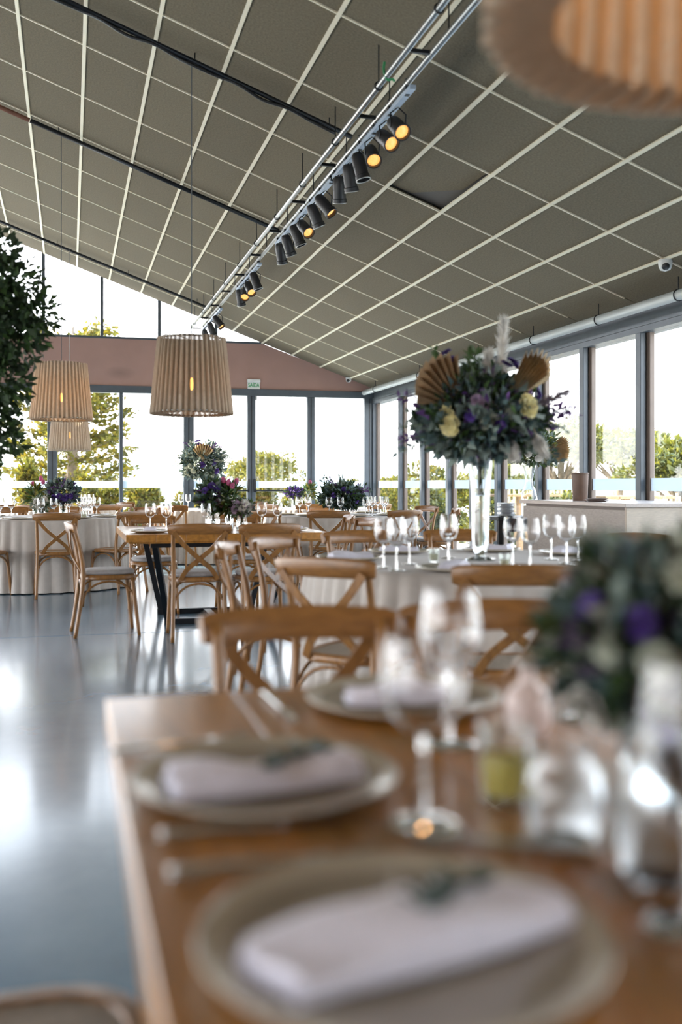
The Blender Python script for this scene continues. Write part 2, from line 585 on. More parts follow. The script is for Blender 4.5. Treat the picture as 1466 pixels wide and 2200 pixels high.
# clerestory posts and panes
cx = [-6.6 + 1.025 * k for k in range(0, 7)] + [0.56, 1.585, 2.63]
cx = sorted(cx)
for x in cx:
    MB().box(x - .028, x + .028, BY, BY + .09, PT + .03, ceil_z(x) + .05).build('clerestory_post', M_frame, wall_back)
cl = struct(thing('window_1', None, None))
edges = [LX] + cx + [xk]
for a, c in zip(edges[:-1], edges[1:]):
    if a > -2.2:
        MB().add([(a, BY + .05, PT), (c, BY + .05, PT), (c, BY + .05, ceil_z(c) + .03), (a, BY + .05, ceil_z(a) + .03)], [(0, 1, 2, 3)]).build('pane', M_wglass, cl)
# lower glazing
bw = struct(thing('window_2', None, None))
posts = [(-1.48, .04), (-0.30, .085), (0.90, .033), (2.12, .095), (3.29, .078), (4.44, .075), (5.60, .10), (-2.7, .085), (-3.9, .04), (-5.1, .085), (-6.3, .04)]
for x, w in posts:
    MB().bevbox(x - w, x + w, BY - .02, BY + .10, 0, 2.80, .008).build('post', M_frame, bw)
    if w > .07:
        MB().box(x - .006, x + .006, BY - .028, BY - .018, 0.02, 2.79).build('post_groove', M_blackp, bw)
xs_ = sorted(x for x, w in posts)
M_film = mat('frosted_film', (0.66, 0.72, 0.76), 0.6, vary=0.02, scale=3, translucent=0.55)
for a, c in zip(xs_[:-1], xs_[1:]):
    MB().box(a, c, BY + .045, BY + .051, 0.03, 2.80).build('pane', M_wglass, bw)
    MB().box(a + .02, c - .02, BY + .038, BY + .041, 1.075, 1.200).build('frosted_band', M_film, bw)
# bars and handles of the pair of glazed doors
for a, c in ((2.22, 3.22), (3.36, 4.37)):
    MB().tube([(a, BY - .07, 1.02), (c, BY - .07, 1.02)], .014, 8).build('push_bar', M_black, bw)
    for q in (a, c):
        MB().box(q - .015, q + .015, BY - .075, BY, .99, 1.05).build('push_bar_bracket', M_black, bw)
for x in (3.23, 3.35, 4.40):
    MB().bevbox(x - .02, x + .02, BY - .06, BY - .015, 1.0, 1.24, .006).build('door_handle', M_blackp, bw)
MB().bevbox(3.36, 3.39, BY - .05, BY - .0, 2.72, 2.80, .004).build('door_closer', M_steel, bw)

# ---- right wall
wall_right = struct(MB().box(WX - .02, WX + .14, FY, BY, 2.80, 2.99).build('wall_right', M_frame))
rw = struct(thing('window_3', None, None))
MB().box(WX - .05, WX + .16, FY, BY, 2.70, 2.76).build('track', M_frame, rw)
MB().box(WX - .05, WX - .02, FY, BY, 2.765, 2.80).build('track', M_frame, rw)
MB().box(WX - .035, WX + .16, FY, BY, 0.0, 0.03).build('sill_track', M_frame_in, rw)
ry = [BY - .02, 16.84, 15.70, 14.50, 13.55, 12.65, 11.42, 10.28, 9.10, 7.92, 6.74, 5.5, 4.3, 3.1, 1.9, .7, -.5, -2, -3.5, -5]
for k, y in enumerate(ry):
    MB().bevbox(WX - .045, WX + .02, y - .05, y + .05, 0.0, 2.72, .006).build('post', M_frame, rw)
    MB().bevbox(WX + .03, WX + .09, y - .10, y + .02, 0.0, 2.72, .006).build('sash', M_frame_in, rw)
for c, a in zip(ry[:-1], ry[1:]):
    MB().box(WX + .055, WX + .061, a, c, 0.03, 2.70).build('pane', M_wglass, rw)
    MB().box(WX + .048, WX + .051, a + .05, c - .08, 1.075, 1.205).build('frosted_band', M_film, rw)
# pale pipe under the eaves with its hangers
pt = thing('ceiling_pipe', 'long pale pipe hung along the top of the right windows', 'pipe', (WX - .24, 0, 2.90))
MB().tube([(0, FY + .2, 0), (0, BY - .12, 0)], .05, 14).build('pipe', M_pipe, pt, True)
for y in [17.6, 15.2, 12.8, 11.1, 9.55, 8.1, 6.6, 5]:
    MB().tube([(0, y, .04), (0, y, ceil_z(WX - .24) - 2.90 + .01)], .006, 6).build('hanger_rod', M_black, pt)
    MB().tube([(.054 * math.cos(a), y, .054 * math.sin(a)) for a in np.linspace(0, 2 * PI, 14)], .006, 6).build('hanger_clip', M_black, pt)

# ---- the two sides outside the frame: tall glazing on the left, plain wall with doors behind
wl_ = struct(MB().box(LX - .12, LX, FY, BY, 2.85, ceil_z(LX)).build('wall_left', M_wall))
for k in range(11):
    y = FY + (BY - FY) * k / 10
    MB().box(LX - .1, LX, y - .06, y + .06, 0, 2.85).build('post', M_frame, wl_)
MB().box(LX - .1, LX, FY, BY, 2.75, 2.87).build('transom', M_frame, wl_)
outl = [(LX, 2.8), (WX, 2.8), (WX, 3.0), (LX, ceil_z(LX))]
wf = struct(MB().loft([[(x, FY - .12, z) for x, z in outl], [(x, FY, z) for x, z in outl]]).build('wall_front', M_wall))
MB().box(LX, WX, FY - .12, FY, 0, 2.8).build('wall_panel', M_wall, wf)
MB().bevbox(-1.2, .8, FY, FY + .05, 0, 2.2, .01).build('door_leaf', M_frame_in, wf)

# ================================================================== CEILING FITTINGS
def pipe_run(name, label, y, x_a, x_b, r, drop, parts):
    o = thing(name, label, 'pipe', (0, y, 0))
    for (a, c, mm, nm) in parts:
        MB().tube([(a, 0, ceil_z(a) - drop), (c, 0, ceil_z(c) - drop)], r, 8).build(nm, mm, o, True)
    for k in range(7):
        x = x_b - .2 - k * 1.15
        if x > x_a:
            MB().tube([(x, 0, ceil_z(x) - drop), (x, 0, ceil_z(x) + .01)], .005, 5).build('hanger_rod', M_black, o)
    return o
M_rust = mat('red_oxide_pipe', (0.22, 0.085, 0.05), 0.6, scale=10)
p1 = pipe_run('cable_pipe', 'black pipe bundled with cables, nearest of the cross pipes under the ceiling', 8.27, -4, 2.35, .022, .07, [(-4, 2.35, M_black, 'pipe')])
pts = [(x, .012 * math.sin(x * 17), ceil_z(x) - .10 + .012 * math.sin(x * 11)) for x in np.linspace(-4, 2.2, 120)]
MB().tube(pts, .014, 6).build('cable_bundle', M_blackp, p1, True)
pipe_run('cable_pipe', 'black cross pipe under the ceiling with a rust red left end', 11.52, -4, 2.38, .026, .07, [(-.42, 2.38, M_black, 'pipe'), (-4, -.43, M_rust, 'painted_pipe')])
pipe_run('cable_pipe', 'thin black cross pipe under the ceiling nearest the clerestory', 17.05, -4, 2.30, .022, .07, [(-4, 2.30, M_black, 'pipe')])

# lighting rail
TZ = 4.0
rail = thing('lighting_rail', 'pair of long grey tubes carrying the spotlights along the ceiling', 'lighting rail', (0, 0, TZ))
for x in (2.14, 2.32):
    MB().tube([(x, 3.0, 0), (x, BY - .25, 0)], .022, 10).build('rail_tube', M_steel, rail, True)
for k in range(12):
    y = 4.4 + k * 1.21
    MB().tube([(2.14, y, 0), (2.14, y, ceil_z(2.14) - TZ + .01)], .005, 5).build('hanger_rod', M_black, rail)
    MB().tube([(2.32, y + .3, 0), (2.32, y + .3, ceil_z(2.32) - TZ + .01)], .005, 5).build('hanger_rod', M_black, rail)
    MB().box(2.13, 2.33, y + .58, y + .605, -.012, .012).build('cross_brace', M_black, rail)
    MB().tube([(2.14 + .03 * math.cos(a), y, .03 * math.sin(a)) for a in np.linspace(0, 2 * PI, 10)], .006, 5).build('clamp', M_black, rail)
M_strap = mat('green_strap', (0.05, 0.32, 0.12), 0.6, scale=20)
MB().sweep(spline([(2.12, 6.62, .09), (2.115, 6.62, .03), (2.14, 6.62, -.03), (2.18, 6.63, -.02), (2.20, 6.64, -.03)], 5), [(-.008, -.003), (.008, -.003), (.008, .003), (-.008, .003)]).build('green_strap', M_strap, rail)
# flat bars and spotlights
M_lens = mat('amber_lens', (0.9, 0.5, 0.2), 0.25, vary=0.3, scale=30, emit=(1.0, 0.42, 0.10), emit_s=.42)
M_lensoff = mat('unlit_lens', (0.06, 0.05, 0.05), 0.15, scale=20, coat=0.5)
def spotlight(lit):
    t = thing('spotlight', 'spotlight', 'spotlight')
    MB().lathe([(.0, .13), (.035, .13), (.05, .11), (.056, .06), (.056, -.06), (.062, -.065), (.062, -.10), (.054, -.10), (.052, -.07)], 20).build('lamp_can', M_blackp, t, True, 40)
    MB().lathe([(.0, -.086), (.03, -.082), (.052, -.07)], 20).build('lens', M_lens if lit else M_lensoff, t, True)
    MB().tube([(.062 * math.cos(a), .062 * math.sin(a), -.10) for a in np.linspace(0, 2 * PI, 21)[:-1]], .004, 6, True).build('lens_ring', M_steel if not lit else M_blackp, t, True)
    return t
proto_lit, proto_dark = spotlight(True), spotlight(False)
groups_ = [
    ('nearest bank of the lighting rail', [(6.95, 1, 'first', (0.9, .12)), (7.22, 1, 'second', (0.95, .2)), (7.60, 1, 'third', (0.85, -.1)), (7.93, 0, 'fourth', (0.25, 1.2)), (8.25, 0, 'fifth', (.35, 2.4)), (8.6, 0, 'last', (0.4, 2.8))]),
    ('second bank of the lighting rail', [(9.1, 1, 'first', (0.7, .9)), (9.5, 0, 'second', (.45, 1.8)), (9.95, 1, 'third', (0.9, .3)), (10.3, 0, 'fourth', (.4, 1.5)), (10.75, 0, 'fifth', (0.5, 2.2)), (11.15, 0, 'last', (.5, 2.6))]),
    ('third bank of the lighting rail', [(12.75, 0, 'first', (.35, 1.4)), (13.2, 1, 'second', (.8, .2)), (13.55, 1, 'third', (.8, -.3)), (13.95, 0, 'last', (.4, 2.5))]),
    ('farthest bank of the lighting rail', [(16.1, 1, 'first', (.7, .9)), (16.9, 0, 'middle', (.4, 1.9)), (17.7, 0, 'last', (.6, 2.7))]),
]
for gname, lst in groups_:
    y0, y1 = lst[0][0] - .35, lst[-1][0] + .2
    MB().box(2.30, 2.345, y0, y1, -.085, -.055).build('flat_bar', M_flat, rail)
    for y in np.arange(y0 + .1, y1, .4):
        MB().box(2.305, 2.335, y, y + .03, -.09, .03).build('clamp', M_black, rail)
    for (y, lit, word, (tilt, turn)) in lst:
        t = copy_tree(proto_lit if lit else proto_dark)
        t.location = (2.33, y, TZ - .235)
        # lens (-Z of the can) swings out from straight down by tilt, towards heading turn (0 = towards the camera)
        t.rotation_euler = Matrix.Rotation(turn, 3, 'Z').to_3x3().__matmul__(Matrix.Rotation(-tilt, 3, 'X')).to_euler()
        t['label'] = ('amber lit ' if lit else 'unlit black ') + 'spotlight, ' + word + ' from the camera on the ' + gname
        t['group'] = 'spotlights on the lighting rail'
        inv = t.rotation_euler.to_matrix().inverted()
        pts = [inv @ Vector(q) for q in [(-.055, 0, .0), (-.06, 0, .10), (0, 0, .15), (.06, 0, .10), (.055, 0, 0)]]
        MB().tube(pts, .006, 6).build('yoke', M_black, t, True)
        MB().tube([inv @ Vector((0, 0, .145)), inv @ Vector((0, 0, .185))], .01, 6).build('clamp', M_steel, t)
remove_tree(proto_lit); remove_tree(proto_dark)

# dome cameras
def dome(loc, label, s):
    t = thing('security_camera', label, 'camera', loc)
    MB().lathe([(0, 0), (.062 * s, 0), (.064 * s, -.02 * s), (.058 * s, -.06 * s), (.045 * s, -.09 * s), (.0, -.105 * s)], 20).build('housing', M_white, t, True, 50)
    o = MB().lathe([(.0, -.02 * s), (.03 * s, -.016 * s), (.036 * s, 0)], 14).build('lens', M_blackp, t, True)
    o.location = (-.022 * s, -.040 * s, -.068 * s)
    o.rotation_euler = (-.9, 0, -.4)
    return t
dome((5.19, 7.90, ceil_z(5.19)), 'white dome security camera on the ceiling by the right windows', 1.0)
dome((5.15, BY - .12, ceil_z(5.15)), 'small white dome camera in the far corner above the pink wall', .9)

# exit sign
sg = thing('exit_sign', 'white exit sign with green SAÍDA lettering on the pink wall', 'sign', (3.33, BY - .012, 2.925))
MB().bevbox(-.118, .118, -.012, .010, 0, .125, .004).build('sign_panel', M_white, sg)
MB().bevbox(-.125, .125, -.03, .012, .128, .185, .006).build('sign_housing', M_white, sg)
M_green = mat('sign_green', (0.02, 0.30, 0.10), 0.5, vary=.03, scale=5)
fc = bpy.data.curves.new('lettering', 'FONT')
fc.body = 'SAÍDA'; fc.size = .108; fc.align_x = 'CENTER'; fc.align_y = 'BOTTOM'; fc.extrude = .0012; fc.offset = .0022
fo = bpy.data.objects.new('lettering', fc); COL.objects.link(fo)
dg = bpy.context.evaluated_depsgraph_get()
me = bpy.data.meshes.new_from_object(fo.evaluated_get(dg))
bpy.data.objects.remove(fo)
me.materials.clear(); me.materials.append(M_green)
lo_ = bpy.data.objects.new('lettering', me); COL.objects.link(lo_); lo_.parent = sg
lo_.location = (0, -.0135, .018); lo_.rotation_euler = (PI / 2, 0, 0); lo_.scale = (.70, 1.0, 1)

# ================================================================== PENDANT LAMPS
M_bulb = mat('glowing_filament', (1, .5, .15), .4, vary=.02, emit=(1.0, 0.36, 0.06), emit_s=9.0)
M_cord = mat('pale_cord', (0.10, 0.11, 0.12), .6)
def pendant(label, x, y, zb, drop_z, power):
    t = thing('pendant_lamp', label, 'lamp', (x, y, zb), 0, 'pleated pendant lamps')
    H, R0, R1 = .626, .335, .272
    N, npl = 352, 44
    def rad(k, base, z):
        a = k / N * npl * 2 * PI
        return base + .011 * math.tanh(1.6 * math.sin(a)) + .002 * math.sin(a * .5 + 1.3)
    rings = []
    for j in range(9):
        f = j / 8
        base = R0 + (R1 - R0) * f
        rings.append([(rad(k, base, f) * math.cos(2 * PI * k / N), rad(k, base, f) * math.sin(2 * PI * k / N), H * f + (.004 * math.sin(k * .9) if j == 8 else 0)) for k in range(N)])
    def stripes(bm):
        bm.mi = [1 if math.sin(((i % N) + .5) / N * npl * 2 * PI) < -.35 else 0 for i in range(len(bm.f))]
        return bm
    stripes(MB().loft(rings, False)).build('lamp_shade', [M_shade, M_shade2], t, True)
    rings = []
    for j in range(4):
        base = R0 - .075 * j / 3
        rings.append([(rad(k, base, 0) * math.cos(2 * PI * k / N), rad(k, base, 0) * math.sin(2 * PI * k / N), -.004 + .011 * math.sin(k / N * npl * 2 * PI + .5 * j) * (.3 + .7 * j / 3) + .010 * j / 3) for k in range(N)])
    stripes(MB().loft(rings, False)).build('shade_hem', [M_shade, M_shade2], t, True)
    for z, r in ((.012, R0 - .01), (H - .012, R1 - .012)):
        MB().tube([(r * math.cos(a), r * math.sin(a), z) for a in np.linspace(0, 2 * PI, 41)[:-1]], .005, 6, True).build('shade_ring', M_steel, t, True)
    for k in range(3):
        a = k * 2 * PI / 3
        MB().tube([(0, 0, H - .02), ((R1 - .012) * math.cos(a), (R1 - .012) * math.sin(a), H - .012)], .004, 5).build('spider_arm', M_steel, t)
    MB().lathe([(0, .0), (.018, 0), (.02, -.02), (.02, -.09), (0, -.09)], 12, c=(0, 0, H * .62)).build('lamp_holder', M_blackp, t, True, 40)
    MB().lathe([(0, .10), (.008, .10), (.013, .08), (.016, .03), (.012, -.0), (0, -.006)], 12, c=(0, 0, H * .62 - .185)).build('bulb', M_bulb, t, True)
    MB().tube([(0, 0, H * .62), (0, 0, drop_z - zb)], .004, 6).build('cord', M_cord, t)
    ld = bpy.data.lights.new('bulb_glow', 'POINT')
    ld.energy = power; ld.color = (1.0, .52, .2); ld.shadow_soft_size = .04
    lo = bpy.data.objects.new('bulb_glow', ld); COL.objects.link(lo); lo.parent = t; lo.location = (0, 0, H * .42)
    return t
pendant('large pleated beige pendant lamp hanging in front of the pink wall', .973, 8.27, 1.724, ceil_z(.973) - .05, .5)
pendant('pleated beige pendant lamp at the left over the round table', -.09, 11.52, 1.86, ceil_z(-.09) - .05, 2.2)
pendant('farthest pleated beige pendant lamp, low behind another at the left', .0, 17.0, 1.70, ceil_z(0) - .05, .5)
pendant('pleated pendant lamp above the near table, its warm inside seen from below', .834, 1.068, 1.735, ceil_z(.834) + .02, 2.2)

# ================================================================== CHAIRS
def make_chair():
    t = thing('crossback_chair', 'chair', 'chair')
    # seat outline, facing +Y
    def outline(sx, sy, n=28, e=3.2):
        pts = []
        for k in range(n):
            a = 2 * PI * k / n
            ca, sa = math.cos(a), math.sin(a)
            x = math.copysign(abs(ca) ** (2 / e), ca); y = math.copysign(abs(sa) ** (2 / e), sa)
            wx = sx * (1 + .07 * y)
            pts.append((x * wx, y * sy))
        return pts
    rings = []
    for (k, z) in ((.96, .425), (1.0, .432), (1.0, .455), (.965, .462), (.86, .462), (.84, .455)):
        rings.append([(x, y, z) for x, y in outline(.205 * k, .205 * k)])
    MB().loft(rings, False).build('seat_frame', M_chair, t, True, 50)
    MB().loft([[(x, y, .440) for x, y in outline(.178, .178)], [(x, y, .457) for x, y in outline(.176, .176)]]).build('seat', M_cane, t)
    for s in (-1, 1):
        bl = spline([(s * .195, -.255, 0), (s * .187, -.215, .25), (s * .183, -.195, .46), (s * .186, -.215, .64), (s * .193, -.262, .83)], 4)
        MB().tube(bl, [.015] * 4 + [.017] * 9 + [.015] * 4, 9).build('leg', M_chair, t, True)
        fl_ = spline([(s * .203, .215, 0), (s * .192, .19, .22), (s * .18, .165, .44)], 4)
        MB().tube(fl_, [.013 + .005 * k / 8 for k in range(9)], 9).build('leg', M_chair, t, True)
    # top rail: bent board, ends run out past the posts
    pts, prof, ups = [], [], []
    for k in range(21):
        f = -1 + k / 10
        x = .228 * f
        y = -.305 + .045 * f * f
        z = .815 + .006 * (1 - f * f)
        h = .040 * (1 - .10 * f * f) * (1 if abs(f) < .95 else .82)
        th = .0115
        pts.append((x, y, z)); ups.append((0, -.22, 1))
        prof.append([(-th, -h * .8), (-th, h * .8), (-th * .5, h), (th * .5, h), (th, h * .8), (th, -h * .8), (th * .5, -h), (-th * .5, -h)])
    MB().sweep(pts, prof, ups).build('top_rail', M_rail, t, True, 45)
    # crossed bent straps
    for s in (-1, 1):
        cpts = spline([(s * .190, -.292, .80), (s * .11, -.282, .70), (0, -.258 + s * .006, .60), (-s * .09, -.222, .52), (-s * .135, -.195, .445)], 5)
        MB().sweep(cpts, [(-.017, -.005), (.017, -.005), (.017, .005), (-.017, .005)], (0, 1, .25)).build('cross_strap', M_chair, t)
    MB().lathe([(0, .006), (.006, .004), (.007, 0)], 8, c=(0, 0, 0)).build('screw', M_black, t).location = (0, -.250, .60)
    # bent braces under the seat
    def brace(a, c, top):
        pa, pc = Vector(a), Vector(c)
        pts = []
        for k in range(13):
            f = k / 12
            q = pa.lerp(pc, .5 - .5 * math.cos(PI * f))
            q.z = a[2] + (top - a[2]) * math.sin(PI * f) ** .8
            pts.append(q)
        MB().tube(pts, .0085, 7).build('brace', M_chair, t, True)
    for s in (-1, 1):
        brace((s * .186, -.20, .23), (s * .190, .185, .23), .415)
    brace((-.185, .188, .23), (.185, .188, .23), .415)
    brace((-.180, -.205, .23), (.180, -.205, .23), .415)
    return t
chair0 = make_chair()
cush_me = None
def cushion(parent):
    global cush_me
    if cush_me is None:
        rings = []
        for z, k in ((.462, .90), (.468, .98), (.478, 1.0), (.490, .97), (.497, .88), (.499, .6)):
            r = []
            for j in range(32):
                a = 2 * PI * j / 32
                ca, sa = math.cos(a), math.sin(a)
                r.append((math.copysign(abs(ca) ** .6, ca) * .190 * k, math.copysign(abs(sa) ** .6, sa) * .190 * k + .008, z))
            rings.append(r)
        o = MB().loft(rings, True).build('seat_cushion', M_cushion, None, True, 60)
        cush_me = o.data
    else:
        o = bpy.data.objects.new('seat_cushion', cush_me); COL.objects.link(o)
    o.parent = parent
    return o

CHAIRS = 'wooden crossback chairs'
def chair(x, y, face, label, pad=False, group=CHAIRS):
    """face: where the sitter looks, either a ground point (x, y) or an angle in degrees from +Y, clockwise."""
    if isinstance(face, tuple):
        a = -math.atan2(face[0] - x, face[1] - y)
    else:
        a = -math.radians(face)
    for (tc_, tr_) in TABS:
        dx, dy = x - tc_[0], y - tc_[1]
        d_ = math.hypot(dx, dy)
        if d_ < tr_ + .30:
            x, y = tc_[0] + dx / d_ * (tr_ + .30), tc_[1] + dy / d_ * (tr_ + .30)
    c = copy_tree(chair0)
    c.location = (x, y, 0.0)
    c.rotation_euler = (0, 0, a)
    c['label'] = label
    c['group'] = group
    if pad:
        cushion(c)
    return c

R1 = (1.96, 4.57); R2 = (-.27, 11.75); R3 = (3.2, 11.8); R4 = (1.95, 15.0); R5 = (-.15, 15.4); R6 = (3.76, 15.15)
TABS = [(R1, .685), (R2, .86), (R3, .86), (R4, .80), (R5, .80), (R6, .80)]
chair(.50, 1.98, 183, 'blurred wooden chair across the near table, its top rail left of the wine glasses')
chair(.985, 1.99, 179, 'blurred wooden chair across the near table, half hidden by wine glasses')
chair(-.10, 1.21, 90, 'blurred cane chair seat at the bottom left corner beside the near table')
chair(1.63, 3.54, R1, 'wooden chair with its back to the camera at the tall vase table')
chair(1.16, 3.97, (2.1, 4.85), 'wooden crossback chair left of the tall vase table, facing away at an angle')
chair(1.03, 4.84, (2.2, 4.40), 'wooden chair seen edge on, at the left of the tall vase table')
chair(1.30, 5.28, (2.0, 4.50), 'wooden chair with bright sheen on its cross, left behind the tall vase table')
chair(1.74, 5.62, (1.9, 4.55), 'wooden chair across the tall vase table, left of its three glasses')
chair(2.30, 5.62, R1, 'wooden chair across the tall vase table, directly behind the vase')
chair(2.98, 5.05, R1, 'wooden chair across the tall vase table, in front of the bar')
chair(.92, 7.50, 2, 'wooden crossback chair, left of the two with backs to us at the square table', True)
chair(1.40, 7.42, -2, 'wooden crossback chair, right of the two with backs to us at the square table', True)
chair(.28, 7.85, 86, 'wooden chair with grey cushion in side view left of the square table', True)
chair(.72, 9.05, 180, 'wooden chair across the square table, left behind its wine glasses', True)
chair(1.52, 9.05, 180, 'wooden chair across the square table, right behind its flowers', True)
chair(2.18, 8.10, 262, 'wooden chair right of the square table, the nearer of two seen edge on')
chair(2.24, 8.95, 276, 'wooden chair right of the square table, the farther of two seen edge on')
chair(-.17, 10.88, (-.22, 12), 'wooden crossback chair with its whole back shown at the left round table')
chair(.45, 10.92, (-.15, 11.7), 'wooden crossback chair turned left at the right of the left round table')
chair(-.72, 11.0, (-.2, 11.9), 'wooden chair cut by the left frame edge at the left round table')
chair(.62, 12.35, R2, 'wooden chair behind the right edge of the left round table')
chair(-.12, 12.90, R2, 'wooden chair behind the left round table, left of the flowers')
chair(-.62, 12.80, R2, 'leftmost wooden chair on the far side of the left round table')
chair(2.74, 10.62, (3.0, 11.8), 'wooden chair with its back to us, left in front of the low bush table')
chair(3.50, 10.70, R3, 'wooden chair with its back to us, right in front of the low bush table')
chair(2.27, 10.98, R3, 'wooden chair angled at the left end of the low bush table')
chair(4.20, 11.25, (3.1, 11.5), 'wooden chair in side view near the right windows with sunlit seat', True)
chair(4.22, 12.20, R3, 'wooden chair on the right of the low bush table, against the windows')
chair(3.32, 12.95, R3, 'wooden chair behind the low bush table, right of the bush')
chair(1.45, 13.90, R4, 'wooden chair left in front of the far table with the fan palm bouquet')
chair(.98, 13.30, 250, 'wooden chair in side view between the left round table and the fan palm bouquet')
chair(2.55, 14.10, R4, 'wooden chair right in front of the far table with the fan palm bouquet')
chair(1.05, 15.75, R4, 'wooden chair left behind the far table with the fan palm bouquet')
chair(2.75, 15.9, R4, 'wooden chair right behind the far table with the fan palm bouquet')
chair(.38, 14.42, R5, 'far wooden chair right in front of the table below the small pendant lamp')
chair(-.42, 14.3, R5, 'far wooden chair left in front of the table below the small pendant lamp')
chair(3.42, 14.1, R6, 'far wooden chair left in front of the tulip table by the glass doors')
chair(4.25, 14.1, R6, 'far wooden chair right in front of the tulip table by the glass doors')
remove_tree(chair0)

# ================================================================== TABLES
def square_table(label, x0, x1, y0, y1):
    t = thing('wooden_table', label, 'table', ((x0 + x1) / 2, (y0 + y1) / 2, 0))
    w, d = (x1 - x0) / 2, (y1 - y0) / 2
    n = 7
    top = MB().bevbox(-w + .02, w - .02, -d + .02, d - .02, .700, .712, .003).build('apron', M_table, t)
    for k in range(n):
        a = -w + 2 * w * k / n
        MB().bevbox(a + (.0006 if k else 0), a + 2 * w / n - .0006, -d, d, .712, .77, .003).build('top_plank', M_table, t)
    for (yt, yb) in ((-d + .18, -.06), (d - .18, .60)):
        for sx in (-1, 1):
            MB().sweep([(sx * .55, yt, .70), (sx * .40, yb, .03)], [(-.022, -.022), (.022, -.022), (.022, .022), (-.022, .022)]).build('leg', M_black, t)
        MB().box(-.43, .43, yb - .025, yb + .025, 0, .045).build('foot_bar', M_black, t)
        MB().box(-.58, .58, yt - .02, yt + .02, .66, .70).build('top_bar', M_black, t)
    MB().box(-.03, .03, -.035, .575, .005, .04).build('stretcher', M_black, t)
    return t
square_table('near wooden table filling the foreground with plates and wine glasses', .06, 1.61, .20, 1.79)
square_table('square wooden table with black steel legs on the left', .40, 1.95, 7.52, 9.03)

def round_table(c, R, label, cloth_label, seed):
    t = thing('round_table', label, 'table', (c[0], c[1], 0))
    MB().lathe([(0, .72), (R - .03, .72), (R - .02, .73), (R - .02, .755), (0, .757)], 48).build('tabletop', M_table, t)
    for k in range(4):
        a = k * PI / 2 + .4
        MB().tube([(.25 * math.cos(a), .25 * math.sin(a), .72), (.5 * math.cos(a), .5 * math.sin(a), 0)], .02, 8).build('leg', M_black, t)
    N = 440
    r = random.Random(seed)
    ph = [r.uniform(0, 6.28) for _ in range(4)]
    rings = []
    def wave(a):
        q1 = 2 * abs(math.sin(22 * a + ph[0] + 2.2 * math.sin(3 * a + ph[3]))) - 1.1
        q2 = 2 * abs(math.sin(13 * a + ph[1] + 1.6 * math.sin(2 * a + ph[2]))) - 1.1
        return .62 * q1 + .45 * q2 + .12 * math.sin(31 * a + ph[2])
    for f in (0, .5, .9, .985):
        rings.append([(R * f * math.cos(2 * PI * k / N), R * f * math.sin(2 * PI * k / N), .770) for k in range(N)])
    for z in (.766, .75, .70, .62, .5, .36, .22, .1, .012):
        f = (0.770 - z) / .758
        ring = []
        for k in range(N):
            a = 2 * PI * k / N
            rr = R + .004 + .03 * f + .036 * f ** .4 * (wave(a) + 1.2)
            ring.append((rr * math.cos(a), rr * math.sin(a), z))
        rings.append(ring)
    o = MB().loft(rings[::-1], False).build('tablecloth', M_cloth, None, True)
    o.location = (c[0], c[1], 0)
    tag(o, cloth_label, 'tablecloth', 'cream tablecloths to the floor')
round_table(R1, .84, 'round table under the cream cloth with the tall glass vase', 'cream cloth draped over the round table with the tall glass vase', 1)
round_table(R2, .90, 'round table under the cloth at the left below the pendant lamps', 'cream cloth draped over the left round table below the pendant lamps', 2)
round_table(R3, .90, 'round table under the cloth with the low bush of flowers', 'cream cloth draped over the round table with the low flower bush', 3)
round_table(R4, .80, 'round table under the cloth with the far fan palm bouquet', 'cream cloth draped over the far table with the fan palm bouquet', 4)
round_table(R5, .80, 'far round table under the cloth below the small pendant lamp', 'cream cloth draped over the far left table near the back windows', 5)
round_table(R6, .80, 'far round table under the cloth by the glass doors', 'cream cloth draped over the far table by the glass doors', 6)

# ================================================================== TABLEWARE
TH = .770
def make_glass(H=.222, rb=.042, parts=True, big=1.0):
    """Stemmed wine glass with a thin wall."""
    t = thing('wine_glass', 'wine glass', 'glass')
    s = H / .222
    hb = .105 * s
    bowl = [(.004, hb), (.018 * big, hb + .006), (.034 * big, hb + .022), (.0425 * big, hb + .046), (.0435 * big, hb + .066), (.040 * big, hb + .092), (.036 * big, H)]
    inner = [(r - .0012, z + (.0016 if i == 0 else .0004)) for i, (r, z) in enumerate(bowl)]
    inner[0] = (.0005, hb + .002)
    inner[-1] = (bowl[-1][0] - .0012, H)
    MB().lathe(bowl + inner[::-1], 28).build('bowl', M_glass, t, True, 60)
    MB().lathe([(.0042, hb + .002), (.0036, hb - .02), (.0034, hb * .55), (.004, .014), (.006, .008)], 12, True, True).build('stem', M_glass, t, True)
    MB().lathe([(.0, .008), (.008, .007), (.025, .0035), (.037, .0022), (.038, .001), (.037, 0), (0, 0)], 28).build('foot', M_glass, t, True, 60)
    return t
glass0 = make_glass()
glass1 = make_glass(.205, big=1.08)
def far_glass():
    bowl = [(.037, .001), (.036, .003), (.006, .008), (.0038, .02), (.0036, .095), (.018, .108), (.036, .128), (.044, .155), (.041, .19), (.036, .222)]
    inner = [(.0348, .222), (.0398, .19), (.0428, .155), (.0348, .129), (.017, .1105), (.0, .106)]
    o = MB().lathe(bowl + inner, 18, True).build('wine_glass', M_glass, None, True, 60)
    return o
fglass = far_glass()
def glass(x, y, label, group, far=False, src=None):
    if far:
        o = fglass.copy(); COL.objects.link(o)
    else:
        o = copy_tree(src or glass0)
    o.location = (x, y, TH + .0005)
    o.rotation_euler = (0, 0, rnd.uniform(0, 6))
    return tag(o, label, 'glass', group)

